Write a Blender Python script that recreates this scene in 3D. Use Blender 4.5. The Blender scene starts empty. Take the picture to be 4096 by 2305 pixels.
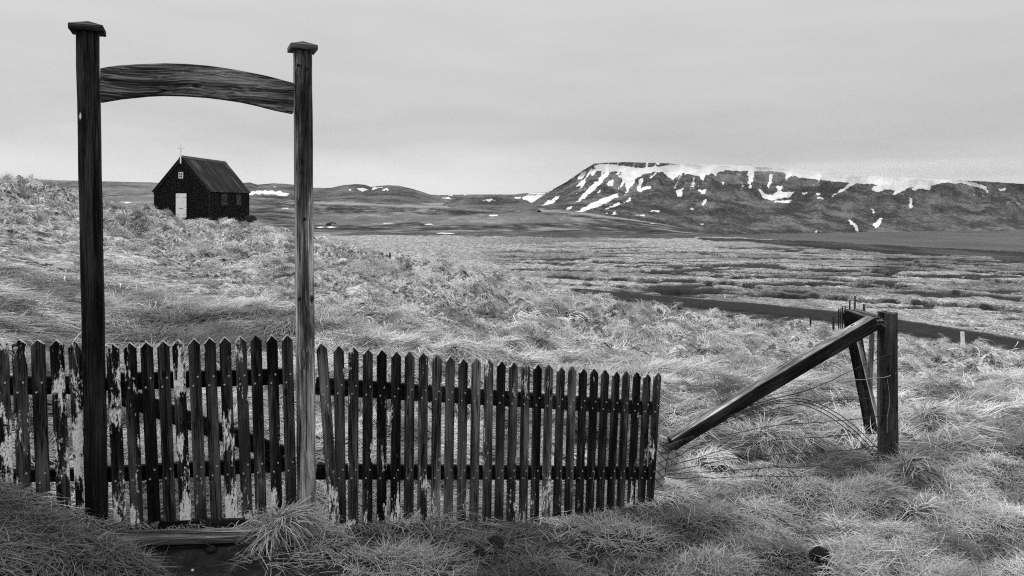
import bpy, math, random
import numpy as np
from mathutils import Vector, Matrix, Euler

# ------------------------------------------------------------------ camera, sky, sun, exposure
scene = bpy.context.scene
COL = scene.collection
W_PX, H_PX = 4096.0, 2305.0
CX, HY = 2048.0, 803.0                 # principal column and horizon row of the photograph
F = W_PX * 24.0 / 36.0                 # 24 mm lens
EYE = 1.6

cam_d = bpy.data.cameras.new('camera')
cam_d.lens = 24.0
cam_d.sensor_width = 36.0
cam_d.shift_y = (HY - H_PX / 2) / W_PX
cam_d.clip_start = 0.05
cam_d.clip_end = 20000.0
cam = bpy.data.objects.new('camera', cam_d)
cam.location = (0, 0, EYE)
cam.rotation_euler = (math.pi / 2, 0, 0)
COL.objects.link(cam)
scene.camera = cam

SUN_AZ, SUN_EL = math.radians(-54), math.radians(33)    # from the left, a little beyond the gate
world = bpy.data.worlds.new("World")
scene.world = world
world.use_nodes = True
wn = world.node_tree
wn.nodes.clear()


def N(t, typ, **kw):
    n = t.nodes.new(typ)
    for k, v in kw.items():
        setattr(n, k, v)
    return n


def L(t, a, b):
    t.links.new(a, b)


def mth(t, op, a, b=None, clamp=False):
    n = N(t, 'ShaderNodeMath', operation=op)
    n.use_clamp = clamp
    for i, v in enumerate((a, b)):
        if v is None:
            continue
        if isinstance(v, (int, float)):
            n.inputs[i].default_value = v
        else:
            L(t, v, n.inputs[i])
    return n.outputs[0]


def ramp(t, fac, stops, interp='LINEAR'):
    n = N(t, 'ShaderNodeValToRGB')
    r = n.color_ramp
    r.interpolation = interp
    while len(r.elements) > 1:
        r.elements.remove(r.elements[-1])
    r.elements[0].position = stops[0][0]
    v = stops[0][1]
    r.elements[0].color = (v, v, v, 1)
    for p, v in stops[1:]:
        e = r.elements.new(p)
        e.color = (v, v, v, 1)
    L(t, fac, n.inputs[0])
    return n.outputs[0]


def noise(t, vec, scale, detail=4, rough=.55, dist=0.0):
    n = N(t, 'ShaderNodeTexNoise')
    n.inputs['Scale'].default_value = scale
    n.inputs['Detail'].default_value = detail
    n.inputs['Roughness'].default_value = rough
    n.inputs['Distortion'].default_value = dist
    if vec is not None:
        L(t, vec, n.inputs['Vector'])
    return n.outputs['Fac']


def mapping(t, vec, sc, loc=(0, 0, 0)):
    n = N(t, 'ShaderNodeMapping')
    n.inputs['Scale'].default_value = sc
    n.inputs['Location'].default_value = loc
    L(t, vec, n.inputs['Vector'])
    return n.outputs[0]


def mix(t, f, a, b):
    n = N(t, 'ShaderNodeMix', data_type='FLOAT')
    for i, v in ((0, f), (2, a), (3, b)):
        if isinstance(v, (int, float)):
            n.inputs[i].default_value = v
        else:
            L(t, v, n.inputs[i])
    return n.outputs[0]


# overcast: a grey veil of cloud over the clear-sky model
SKY_STRENGTH = 0.1
sky = N(wn, 'ShaderNodeTexSky', sky_type='NISHITA', sun_disc=False)
sky.sun_elevation = SUN_EL
sky.sun_rotation = SUN_AZ
bw = N(wn, 'ShaderNodeRGBToBW')
L(wn, sky.outputs[0], bw.inputs[0])
geo = N(wn, 'ShaderNodeTexCoord')
sep = N(wn, 'ShaderNodeSeparateXYZ')
L(wn, geo.outputs['Generated'], sep.inputs[0])
elev = mth(wn, 'MAXIMUM', sep.outputs['Z'], 0.0)
warp = noise(wn, mapping(wn, geo.outputs['Generated'], (1.0, 1.0, 4.0)), 2.2, 4, .5)
warp2 = noise(wn, mapping(wn, geo.outputs['Generated'], (3.0, 3.0, 16.0), (4.2, 1, 3)), 2.0, 4, .5)
el2 = mth(wn, 'ADD', elev, mth(wn, 'MULTIPLY', mth(wn, 'SUBTRACT', warp, .5), .16))
cloud = ramp(wn, el2, [(0.0, .63), (.035, .60), (.085, .50), (.14, .575), (.24, .61), (.40, .66), (.62, 1.15), (1.0, 1.8)])
cloud = mth(wn, 'MULTIPLY', cloud, mth(wn, 'ADD', mth(wn, 'MULTIPLY', warp2, .18), .97))
glow = mth(wn, 'MULTIPLY', ramp(wn, mth(wn, 'MULTIPLY', mth(wn, 'ADD', sep.outputs['X'], 1.0), .5), [(.2, .12), (.47, .15), (.60, .0), (.9, .05)]), ramp(wn, el2, [(0, 1), (.075, .8), (.12, 0)]))
cloud = mth(wn, 'ADD', cloud, glow)
cloud = mth(wn, 'DIVIDE', cloud, SKY_STRENGTH)
veil = mix(wn, .94, bw.outputs[0], cloud)
bg = N(wn, 'ShaderNodeBackground')
bg.inputs['Strength'].default_value = SKY_STRENGTH
L(wn, veil, bg.inputs['Color'])
wo = N(wn, 'ShaderNodeOutputWorld')
L(wn, bg.outputs[0], wo.inputs['Surface'])

sun_d = bpy.data.lights.new('sun', 'SUN')
sun_d.energy = 1.5
sun_d.angle = math.radians(10)
sun_d.color = (1, 1, 1)                # the photograph is black and white
sun = bpy.data.objects.new('sun', sun_d)
sdir = Vector((math.sin(SUN_AZ) * math.cos(SUN_EL), math.cos(SUN_AZ) * math.cos(SUN_EL), math.sin(SUN_EL)))
sun.rotation_euler = sdir.to_track_quat('Z', 'Y').to_euler()
sun.location = (0, 0, 50)
COL.objects.link(sun)

scene.view_settings.view_transform = 'Standard'
scene.view_settings.look = 'None'
scene.view_settings.exposure = 0.0
scene.view_settings.gamma = 1.0
scene.view_settings.use_curve_mapping = False
scene.cycles.use_denoising = False      # the photograph is grainy
scene.cycles.filter_width = 1.15

# ------------------------------------------------------------------ helpers
rng = np.random.default_rng(7)
random.seed(7)
DS = 4096.0 / 2576.0                  # landscape points are noted in a 2576 px wide copy


def P(sx, sy, d):
    return Vector(((sx - CX) / F * d, d, EYE + (HY - sy) / F * d))


def link(o, parent=None):
    COL.objects.link(o)
    if parent is not None:
        o.parent = parent
    return o


def tag(o, label=None, cat=None, group=None, kind=None):
    if label: o['label'] = label
    if cat: o['category'] = cat
    if group: o['group'] = group
    if kind: o['kind'] = kind
    return o


def empty(name, loc, rz=0.0):
    o = bpy.data.objects.new(name, None)
    o.location = loc
    o.rotation_euler = (0, 0, rz)
    o.empty_display_size = .2
    return link(o)


class MB:
    """collects vertices and faces for one mesh"""
    def __init__(self):
        self.v, self.f = [], []

    def add(self, vs, fs):
        b = len(self.v)
        self.v += [tuple(p) for p in vs]
        self.f += [tuple(i + b for i in f) for f in fs]
        return self

    def box(self, x0, x1, y0, y1, z0, z1, M=None):
        vs = [Vector((x, y, z)) for z in (z0, z1) for y in (y0, y1) for x in (x0, x1)]
        if M is not None:
            vs = [M @ p for p in vs]
        return self.add(vs, [(0, 2, 3, 1), (4, 5, 7, 6), (0, 1, 5, 4), (2, 6, 7, 3), (0, 4, 6, 2), (1, 3, 7, 5)])

    def prism(self, pts, y0, y1, M=None):
        """outline in (x, z) extruded along y"""
        n = len(pts)
        vs = [Vector((x, y0, z)) for x, z in pts] + [Vector((x, y1, z)) for x, z in pts]
        if M is not None:
            vs = [M @ p for p in vs]
        fs = [tuple(range(n)), tuple(range(2 * n - 1, n - 1, -1))]
        fs += [(i, i + n, (i + 1) % n + n, (i + 1) % n) for i in range(n)]
        return self.add(vs, fs)

    def tube(self, pts, r, n=6, cap=True):
        pts = [Vector(p) for p in pts]
        rs = r if isinstance(r, (list, tuple)) else [r] * len(pts)
        vs, fs = [], []
        for i, p in enumerate(pts):
            t = (pts[min(i + 1, len(pts) - 1)] - pts[max(i - 1, 0)]).normalized()
            a = Vector((0, 0, 1)) if abs(t.z) < .9 else Vector((1, 0, 0))
            u = t.cross(a).normalized()
            w = t.cross(u).normalized()
            for k in range(n):
                an = 2 * math.pi * k / n
                vs.append(p + (u * math.cos(an) + w * math.sin(an)) * rs[i])
        for i in range(len(pts) - 1):
            for k in range(n):
                k2 = (k + 1) % n
                fs.append((i * n + k, i * n + k2, (i + 1) * n + k2, (i + 1) * n + k))
        if cap:
            fs.append(tuple(range(n - 1, -1, -1)))
            fs.append(tuple((len(pts) - 1) * n + k for k in range(n)))
        return self.add(vs, fs)

    def mesh(self, name, mat=None, bevel=0.0, smooth=False):
        me = bpy.data.meshes.new(name)
        me.from_pydata([tuple(p) for p in self.v], [], self.f)
        if bevel > 0 or True:
            import bmesh
            bm = bmesh.new()
            bm.from_mesh(me)
            bmesh.ops.recalc_face_normals(bm, faces=bm.faces)
            if bevel > 0:
                es = [e for e in bm.edges if len(e.link_faces) == 2 and e.calc_face_angle(0) > .5]
                bmesh.ops.bevel(bm, geom=es, offset=bevel, segments=1, affect='EDGES', clamp_overlap=True)
            bm.to_mesh(me)
            bm.free()
        if smooth:
            me.polygons.foreach_set('use_smooth', [True] * len(me.polygons))
        if mat: me.materials.append(mat)
        return me

    def build(self, name, mat, parent=None, bevel=0.0, smooth=False):
        return link(bpy.data.objects.new(name, self.mesh(name, mat, bevel, smooth)), parent)


# ------------------------------------------------------------------ materials (all greys: a black and white photograph)
def new_mat(name):
    m = bpy.data.materials.new(name)
    m.use_nodes = True
    t = m.node_tree
    b = t.nodes['Principled BSDF']
    b.inputs['Specular IOR Level'].default_value = .25
    return m, t, b


def plain_mat(name, v, rough=.8, metal=0.0, var=.25, scale=6.0, spec=.25, bump=0.0):
    m, t, b = new_mat(name)
    tc = N(t, 'ShaderNodeTexCoord')
    f = noise(t, tc.outputs['Object'], scale, 6, .6)
    L(t, ramp(t, f, [(.3, v * (1 - var)), (.7, v * (1 + var))]), b.inputs['Base Color'])
    b.inputs['Roughness'].default_value = rough
    b.inputs['Metallic'].default_value = metal
    b.inputs['Specular IOR Level'].default_value = spec
    if bump:
        bp = N(t, 'ShaderNodeBump')
        bp.inputs['Strength'].default_value = bump
        bp.inputs['Distance'].default_value = .02
        L(t, noise(t, tc.outputs['Object'], scale * 3, 6, .7), bp.inputs['Height'])
        L(t, bp.outputs[0], b.inputs['Normal'])
    return m


def wood_mat(name, dark, light, axis='Z', paint=True, bands=0.0, grain=1.0, base_paint=0.0, spots=(), paint_tone=.82, bottom=.11):
    """weathered timber; the length runs along the given local axis"""
    m, t, b = new_mat(name)
    tc = N(t, 'ShaderNodeTexCoord')
    oi = N(t, 'ShaderNodeObjectInfo')
    off = N(t, 'ShaderNodeVectorMath', operation='MULTIPLY_ADD')
    off.inputs[1].default_value = (1, 1, 1)
    L(t, tc.outputs['Object'], off.inputs[0])
    cmb = N(t, 'ShaderNodeCombineXYZ')
    r37 = mth(t, 'MULTIPLY', oi.outputs['Random'], 37.0)
    for i in range(3):
        L(t, r37, cmb.inputs[i])
    L(t, cmb.outputs[0], off.inputs[2])
    v = off.outputs[0]

    def ax(across, along):
        return (across, across, along) if axis == 'Z' else (along, across, across)
    wob = noise(t, mapping(t, v, ax(5, 1.5)), 1.0, 3, .5)
    fib_v = N(t, 'ShaderNodeVectorMath', operation='ADD')
    L(t, mapping(t, v, ax(1, .03)), fib_v.inputs[0])
    c2 = N(t, 'ShaderNodeCombineXYZ')
    w2 = mth(t, 'MULTIPLY', wob, .035 * grain)
    for i in range(3):
        L(t, w2, c2.inputs[i])
    L(t, c2.outputs[0], fib_v.inputs[1])
    fib = noise(t, fib_v.outputs[0], 150, 5, .7)
    tone = noise(t, mapping(t, v, ax(16, 1.3)), 1.0, 5, .6)
    blot = noise(t, mapping(t, v, ax(5, 2.0), (3, 1, 7)), 1.0, 4, .55)
    k = mth(t, 'ADD', mth(t, 'MULTIPLY', fib, .55), mth(t, 'MULTIPLY', tone, .65))
    k = mth(t, 'ADD', k, mth(t, 'MULTIPLY', mth(t, 'SUBTRACT', oi.outputs['Random'], .5), .16))
    if bands:                             # wavy year rings showing on a planed face
        so = N(t, 'ShaderNodeSeparateXYZ')
        L(t, tc.outputs['Object'], so.inputs[0])
        big_w = noise(t, mapping(t, v, ax(2.5, 2.2)), 1.0, 2, .4)
        ph = mth(t, 'MULTIPLY', mth(t, 'ADD', so.outputs['Z'], mth(t, 'MULTIPLY', big_w, .16)), 2 * math.pi * bands)
        fade = ramp(t, so.outputs['Z'], [(0.0, 1.0), (.055, 1.0), (.10, .25)])
        k = mth(t, 'ADD', k, mth(t, 'MULTIPLY', mth(t, 'MULTIPLY', mth(t, 'SINE', ph), .11), fade))
    col = ramp(t, k, [(.50, dark * .3), (.58, dark), (.655, light), (.75, light * 1.9)])
    col = mth(t, 'MULTIPLY', col, ramp(t, blot, [(.36, .4), (.5, 1.0), (.66, 1.5)]))
    # knots
    vo = N(t, 'ShaderNodeTexVoronoi', feature='F1')
    vo.inputs['Scale'].default_value = 1.0
    L(t, mapping(t, v, ax(9, 4.2), (.3, .1, .2)), vo.inputs['Vector'])
    kn = ramp(t, vo.outputs['Distance'], [(.05, 0.15), (.10, .6), (.13, 1.5), (.19, 1.0)])
    col = mth(t, 'MULTIPLY', col, kn)
    ck = noise(t, mapping(t, v, ax(22, .55), (1, 2, 3)), 1.0, 2, .5)
    col = mth(t, 'MULTIPLY', col, ramp(t, mth(t, 'ABSOLUTE', mth(t, 'SUBTRACT', ck, .5)), [(.004, .12), (.014, 1.0)]))
    height = fib
    if paint:
        sepo = N(t, 'ShaderNodeSeparateXYZ')
        L(t, tc.outputs['Object'], sepo.inputs[0])
        at = N(t, 'ShaderNodeAttribute', attribute_type='OBJECT', attribute_name='paint')
        lvl = mth(t, 'ADD', at.outputs['Fac'], base_paint)
        zb = ramp(t, sepo.outputs['Z'], [(0.0, 1.0), (.12, .7), (.30, .12), (.6, 0.0)])
        lvl = mth(t, 'ADD', lvl, mth(t, 'MULTIPLY', zb, bottom))
        n1 = noise(t, mapping(t, v, ax(42, 5.5)), 1.0, 7, .72)
        n2 = noise(t, mapping(t, v, ax(9, 3.4), (5, 2, 1)), 1.0, 3, .5)
        n3 = noise(t, mapping(t, v, ax(120, 45)), 1.0, 4, .7)
        s = mth(t, 'ADD', mth(t, 'MULTIPLY', n1, .64), mth(t, 'MULTIPLY', n2, .72))
        s = mth(t, 'ADD', s, mth(t, 'MULTIPLY', n3, .28))
        s = mth(t, 'ADD', s, lvl)
        for (px, pz, rx, rz) in spots:
            dx = mth(t, 'MULTIPLY', mth(t, 'SUBTRACT', sepo.outputs['X'], px), 1 / rx)
            dz = mth(t, 'MULTIPLY', mth(t, 'SUBTRACT', sepo.outputs['Z'], pz), 1 / rz)
            dd = mth(t, 'ADD', mth(t, 'MULTIPLY', dx, dx), mth(t, 'MULTIPLY', dz, dz))
            s = mth(t, 'ADD', s, ramp(t, dd, [(.2, .32), (1.4, 0.0)]))
        msk = ramp(t, mth(t, 'MULTIPLY', s, .6), [(.600, 0.0), (.626, 1.0)])
        pc = ramp(t, n3, [(.35, paint_tone * .5), (.55, paint_tone), (.8, paint_tone * 1.2)])
        col = mix(t, msk, col, pc)
        height = mth(t, 'ADD', fib, mth(t, 'MULTIPLY', msk, .8))
    L(t, col, b.inputs['Base Color'])
    b.inputs['Roughness'].default_value = .92
    b.inputs['Specular IOR Level'].default_value = .12
    bp = N(t, 'ShaderNodeBump')
    bp.inputs['Strength'].default_value = .55
    bp.inputs['Distance'].default_value = .004
    L(t, height, bp.inputs['Height'])
    L(t, bp.outputs[0], b.inputs['Normal'])
    return m


M = {}
M['picket'] = wood_mat('weathered_picket_wood', .013, .045)
M['picket_pale'] = wood_mat('bleached_picket_wood', .028, .09)
M['rail'] = wood_mat('dark_rail_wood', .008, .022, axis='X', base_paint=-.1, bottom=0)
M['post_dark'] = wood_mat('dark_post_wood', .009, .026, spots=((-.03, 2.02, .035, .075), (.0, 1.16, .02, .03)), base_paint=-.2, bottom=0)
M['post_pale'] = wood_mat('bleached_post_wood', .10, .32, base_paint=-.14, bottom=0)
M['arch'] = wood_mat('arch_beam_wood', .042, .16, axis='X', grain=2.0, bands=62.0, base_paint=-.2, bottom=0)
M['cap'] = wood_mat('cap_wood', .03, .11, axis='X', base_paint=-.05, bottom=0)
M['old_post'] = wood_mat('old_post_wood', .010, .03, base_paint=-.3, bottom=0)
M['old_brace'] = wood_mat('brace_beam_wood', .03, .12, base_paint=-.3, bottom=0)
M['pale_wood'] = wood_mat('pale_split_wood', .16, .42, base_paint=-.3, bottom=0)
M['birch'] = plain_mat('pale_log', .34, .8, var=.5, scale=14, bump=.5)
M['step'] = wood_mat('step_wood', .20, .5, axis='X', base_paint=-.3, bottom=0)
M['step_dark'] = wood_mat('step_riser_wood', .006, .016, axis='X', paint=False)
M['end_grain'] = plain_mat('pale_end_grain', .38, .8, var=.7, scale=60)
M['pale_face'] = wood_mat('pale_face_wood', .11, .26, base_paint=-.3, bottom=0)  # pale grey given to single faces of the timbers
M['nail'] = plain_mat('galvanised_screw', .62, .35, metal=.6, var=.1)
M['wire'] = plain_mat('rusty_wire', .035, .6, metal=.3)
M['wire_pale'] = plain_mat('galvanised_wire', .30, .45, metal=.5)
M['rock'] = plain_mat('dark_lava_stone', .014, .9, var=.6, scale=30, bump=1.0)
M['pebble'] = plain_mat('white_pebble', .6, .7)
M['church_black'] = plain_mat('black_tarred_board', .006, .75, var=.45, scale=3.0, spec=.12)
M['church_trim'] = plain_mat('black_tarred_trim', .009, .75, var=.4, scale=6, spec=.15)
M['white'] = plain_mat('white_paint', .84, .6, var=.06)
M['pane'] = plain_mat('dark_window_glass', .006, .12, spec=.5)
M['shutter'] = plain_mat('dark_shutter_board', .02, .8, var=.5, scale=20)
M['shutter_line'] = plain_mat('worn_shutter_brace', .075, .8, var=.5, scale=20)
M['iron'] = plain_mat('dark_iron', .02, .5, metal=.5)
M['stone_dark'] = plain_mat('dark_headstone', .022, .8, var=.5, scale=8, bump=.5)
M['stone_pale'] = plain_mat('pale_stone_slab', .5, .8)
M['car_paint'] = plain_mat('black_car_paint', .01, .3)
M['car_glass'] = plain_mat('car_window_glass', .25, .1, spec=.6)
M['tyre'] = plain_mat('black_tyre', .01, .9)
M['stake'] = wood_mat('stake_wood', .012, .035, base_paint=-.4, bottom=0)
M['stake_pale'] = wood_mat('grey_stake_wood', .05, .11, base_paint=-.4, bottom=0)

# corrugated roof: near black sheets with worn streaks running down the slope
mr, t, b = new_mat('black_corrugated_roof')
tc = N(t, 'ShaderNodeTexCoord')
st = noise(t, mapping(t, tc.outputs['Object'], (.35, 2.6, .35)), 1.0, 5, .6)
st2 = noise(t, mapping(t, tc.outputs['Object'], (.5, 14, .5)), 1.0, 4, .6)
k = mth(t, 'ADD', mth(t, 'MULTIPLY', st, .75), mth(t, 'MULTIPLY', st2, .3))
L(t, ramp(t, k, [(.46, .006), (.55, .012), (.60, .05), (.68, .16)]), b.inputs['Base Color'])
b.inputs['Roughness'].default_value = .6
M['roof'] = mr

# ------------------------------------------------------------------ numpy noise
def _hash(ix, iy, s):
    h = (ix.astype(np.int64) * 374761393 + iy.astype(np.int64) * 668265263 + s * 1442695041) & 0x7fffffff
    h = ((h ^ (h >> 13)) * 1274126177) & 0x7fffffff
    h = h ^ (h >> 16)
    return (h & 0xffffff) / float(0xffffff)


def vnoise(x, y, s=0):
    ix, iy = np.floor(x), np.floor(y)
    fx, fy = x - ix, y - iy
    fx = fx * fx * fx * (fx * (fx * 6 - 15) + 10)
    fy = fy * fy * fy * (fy * (fy * 6 - 15) + 10)
    a, b_ = _hash(ix, iy, s), _hash(ix + 1, iy, s)
    c, d = _hash(ix, iy + 1, s), _hash(ix + 1, iy + 1, s)
    return (a + (b_ - a) * fx) * (1 - fy) + (c + (d - c) * fx) * fy


def fbm(x, y, s=0, o=4, g=.5):
    r, a, tot = 0, 1.0, 0
    for i in range(o):
        r = r + a * vnoise(x * 2 ** i + 17.3 * i, y * 2 ** i - 9.1 * i, s + i)
        tot += a
        a *= g
    return r / tot


def domes(x, y, cell, s, rmin=.35, rmax=.62):
    """field of rounded tussock mounds, 0..1"""
    gx, gy = x / cell, y / cell
    ix, iy = np.floor(gx), np.floor(gy)
    best = np.zeros_like(gx)
    for dx in (-1, 0, 1):
        for dy in (-1, 0, 1):
            jx, jy = ix + dx, iy + dy
            px = jx + .15 + .7 * _hash(jx, jy, s)
            py = jy + .15 + .7 * _hash(jx, jy, s + 1)
            R = rmin + (rmax - rmin) * _hash(jx, jy, s + 2)
            h = .25 + .75 * _hash(jx, jy, s + 3)
            r2 = ((gx - px) ** 2 + (gy - py) ** 2) / R ** 2
            best = np.maximum(best, h * np.clip(1 - r2, 0, 1) ** .8)
    return best


def rolls(x, y, cell, s, rmin=.4, rmax=.7, steep=2.6):
    """matted rolls of grass: a long back and a short steep downhill face"""
    gx, gy = x / cell, y / cell
    ix, iy = np.floor(gx), np.floor(gy)
    best = np.zeros_like(gx)
    for dx in (-1, 0, 1):
        for dy in (-1, 0, 1):
            jx, jy = ix + dx, iy + dy
            px = jx + .1 + .8 * _hash(jx, jy, s)
            py = jy + .1 + .8 * _hash(jx, jy, s + 1)
            R = rmin + (rmax - rmin) * _hash(jx, jy, s + 2)
            h = .35 + .65 * _hash(jx, jy, s + 3)
            an = -1.15 + 1.5 * (_hash(jx, jy, s + 4) - .5)
            qx, qy = gx - px, gy - py
            a_ = qx * np.cos(an) + qy * np.sin(an)
            b_ = -qx * np.sin(an) + qy * np.cos(an)
            a_ = np.where(a_ > 0, a_ * steep, a_ * .9)
            r2 = (a_ ** 2 + (b_ * .85) ** 2) / R ** 2
            best = np.maximum(best, h * np.clip(1 - r2, 0, 1) ** .7)
    return best


def sstep(a, b_, x):
    q = np.clip((x - a) / (b_ - a), 0, 1)
    return q * q * (3 - 2 * q)


def tps(pts, vals, xs, ys):
    p = np.array(pts, float)
    n = len(p)
    d = np.hypot(p[:, None, 0] - p[None, :, 0], p[:, None, 1] - p[None, :, 1])
    K = np.where(d > 0, d * d * np.log(d + 1e-9), 0) + np.eye(n) * 1e-3
    A = np.zeros((n + 3, n + 3))
    A[:n, :n] = K
    A[:n, n] = 1
    A[:n, n + 1:] = p
    A[n, :n] = 1
    A[n + 1:, :n] = p.T
    w = np.linalg.solve(A, np.concatenate([vals, [0, 0, 0]]))
    out = w[n] + w[n + 1] * xs + w[n + 2] * ys
    for i in range(n):
        q = np.hypot(xs - p[i, 0], ys - p[i, 1])
        out = out + w[i] * q * q * np.log(q + 1e-9)
    return out


def inpoly(poly, x, y):
    c = np.zeros(x.shape, bool)
    n = len(poly)
    for i in range(n):
        x1, y1 = poly[i]
        x2, y2 = poly[(i + 1) % n]
        if y1 == y2:
            continue
        c ^= ((y1 > y) != (y2 > y)) & (x < (x2 - x1) * (y - y1) / (y2 - y1) + x1)
    return c


def polydist(line, x, y):
    best = np.full(x.shape, 1e9)
    for (ax, ay), (bx, by) in zip(line[:-1], line[1:]):
        vx, vy = bx - ax, by - ay
        q = np.clip(((x - ax) * vx + (y - ay) * vy) / (vx * vx + vy * vy + 1e-12), 0, 1)
        best = np.minimum(best, np.hypot(x - ax - q * vx, y - ay - q * vy))
    return best


# ------------------------------------------------------------------ terrain
FD, CXD, HYD = F / DS, CX / DS, HY / DS
UU = 1.4
hill_pts = [  # (column, row, distance) of the near hillside
    (0, 1450, 2.55), (0, 1290, 2.95), (0, 1020, 4.2), (0, 850, 5.6), (0, 700, 9.5), (0, 600, 15), (0, 540, 20), (0, 462, 27),
    (-500, 1400, 2.4), (-500, 1100, 3.2), (-500, 800, 6), (-500, 600, 13), (-500, 430, 27),
    (150, 1450, 2.7), (150, 1315, 3.12), (190, 1320, 3.25), (100, 470, 28), (100, 1303, 3.05),
    (240, 1305, 3.4), (240, 1120, 4.4), (240, 1000, 5.2), (240, 850, 7.2), (240, 700, 12), (240, 600, 20), (240, 540, 28), (240, 499, 34),
    (330, 1400, 3.0), (330, 1450, 2.85), (420, 1425, 3.28), (560, 1425, 3.28), (600, 1450, 3.18), (700, 1400, 3.35),
    (450, 1313, 3.6), (450, 1000, 5.4), (450, 850, 7.5), (450, 700, 14), (450, 620, 26), (450, 572, 40), (450, 546, 51), (390, 533, 46), (330, 515, 40),
    (640, 1308, 3.72), (640, 1000, 5.8), (640, 850, 8), (640, 700, 17), (640, 620, 32), (620, 566, 50), (640, 570, 53), (700, 582, 52),
    (770, 1290, 3.8), (770, 850, 8.5), (770, 700, 18), (770, 640, 32), (790, 602, 48),
    (850, 1325, 3.9), (850, 1450, 3.35), (1000, 1322, 4.03), (1000, 1100, 5.2), (1000, 900, 7.9), (1000, 750, 16), (1000, 680, 29), (1000, 646, 41),
    (1130, 1320, 4.15), (1300, 1318, 4.35), (1300, 1450, 3.55), (1300, 1000, 7.0), (1300, 850, 13), (1300, 750, 24), (1300, 706, 34),
    (1500, 1300, 4.6), (1650, 1270, 4.85), (1650, 1450, 3.85), (1650, 1000, 8), (1650, 850, 16), (1650, 782, 32),
    (2000, 1450, 4.05), (2000, 1250, 5.2), (2000, 1100, 6.7), (2000, 950, 11), (2000, 860, 23), (2000, 822, 36),
    (2235, 1160, 5.8), (2235, 1450, 4.1), (2235, 870, 28), (2235, 850, 38),
    (2420, 1150, 6.2), (2420, 1000, 10), (2420, 900, 26), (2420, 873, 45),
    (2576, 1450, 4.1), (2576, 1150, 6.2), (2576, 1000, 10.5), (2576, 915, 28), (2576, 890, 43),
    (3100, 1450, 4.2), (3100, 1100, 6.8), (3100, 960, 20), (3100, 920, 40),
]
hp = [((x - CXD) / FD * UU, math.log(d)) for x, y, d in hill_pts]
hv = [(HYD - y) / FD for x, y, d in hill_pts]
for (x, y, d) in [(-500, 430, 27), (0, 462, 27), (100, 470, 28), (240, 499, 34), (330, 515, 40), (640, 570, 53), (450, 546, 51), (790, 602, 48),
                  (1000, 646, 41), (1300, 706, 34), (1650, 782, 32), (2000, 822, 36), (2235, 850, 38), (2420, 873, 45), (2576, 890, 43), (3100, 920, 40)]:
    z = EYE + (HYD - y) / FD * d
    extra = 12 if x in (450, 640) else 0
    for m_, sl in ((1.4, .23), (2.4, .27)):
        d2 = d * m_ + extra
        z2 = z - (d2 - d - extra * .9) * sl
        hp.append(((x - CXD) / FD * UU, math.log(d2)))
        hv.append((z2 - EYE) / d2)

plain_pts = []     # (column, distance, height)
for x in (-600, 100, 700, 1100, 1500, 1900, 2300, 2700, 3200):
    for d, z in ((30, -9.2), (50, -9.3), (75, -9.7), (110, -10.1), (150, -10.3)):
        plain_pts.append((x, d, z - (.5 if x > 2200 else 0)))
for x, d, y in [(-600, 200, 590), (-600, 450, 535), (-600, 700, 500), (-600, 1000, 485), (-600, 1300, 478),
                (100, 200, 592), (100, 450, 535), (100, 700, 500), (100, 1000, 485), (100, 1300, 479),
                (500, 200, 594), (500, 450, 540), (500, 700, 503), (500, 1000, 487), (500, 1300, 480),
                (850, 200, 598), (850, 330, 578), (850, 525, 561), (850, 800, 525), (850, 1200, 500), (850, 1500, 495),
                (1100, 205, 600), (1100, 330, 580), (1100, 500, 560), (1100, 800, 530), (1100, 1100, 512), (1100, 1500, 502),
                (1340, 210, 600), (1340, 330, 582), (1340, 500, 563), (1340, 800, 535), (1340, 1100, 522), (1340, 1500, 518),
                (1600, 215, 602), (1600, 350, 585), (1600, 550, 570), (1600, 800, 556), (1600, 1200, 552),
                (1900, 210, 606), (1900, 300, 600), (1900, 450, 602), (1900, 700, 604), (1900, 1200, 606),
                (2100, 205, 612), (2100, 300, 617), (2100, 500, 624), (2100, 800, 628), (2100, 1200, 630),
                (2400, 190, 630), (2400, 230, 626), (2400, 330, 638), (2400, 600, 645), (2400, 1200, 648),
                (2650, 190, 640), (2650, 230, 636), (2650, 330, 650), (2650, 600, 656), (2650, 1200, 660),
                (3200, 200, 652), (3200, 330, 662), (3200, 600, 668), (3200, 1200, 672)]:
    plain_pts.append((x, d, EYE + (HYD - y) / FD * d))
pp = [((x - CXD) / FD * UU, math.log(d)) for x, d, z in plain_pts]
pv = [(z - EYE) / d for x, d, z in plain_pts]

NU = 700
us = np.linspace(-1.06, 1.06, NU)
lds = np.concatenate([np.linspace(math.log(1.6), math.log(8), 190, endpoint=False),
                      np.linspace(math.log(8), math.log(60), 270, endpoint=False),
                      np.linspace(math.log(60), math.log(215), 330, endpoint=False),
                      np.linspace(math.log(215), math.log(2600), 150)])
NR = len(lds)
UG, LG = np.meshgrid(us, lds)
# base shapes on a coarser grid, then bilinear
cu = np.linspace(-1.06, 1.06, 140)
cl = np.linspace(lds[0], lds[-1], 260)
CU, CL = np.meshgrid(cu, cl)
T1 = tps(hp, np.array(hv), CU * UU, CL)
T2 = tps(pp, np.array(pv), CU * UU, CL)
Dc = np.exp(CL)
Z1 = EYE + T1 * Dc - 40 * sstep(math.log(75), math.log(120), CL)
Z2 = EYE + T2 * Dc
Z2 = np.where(CL < math.log(30), -9.2, Z2)


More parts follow.
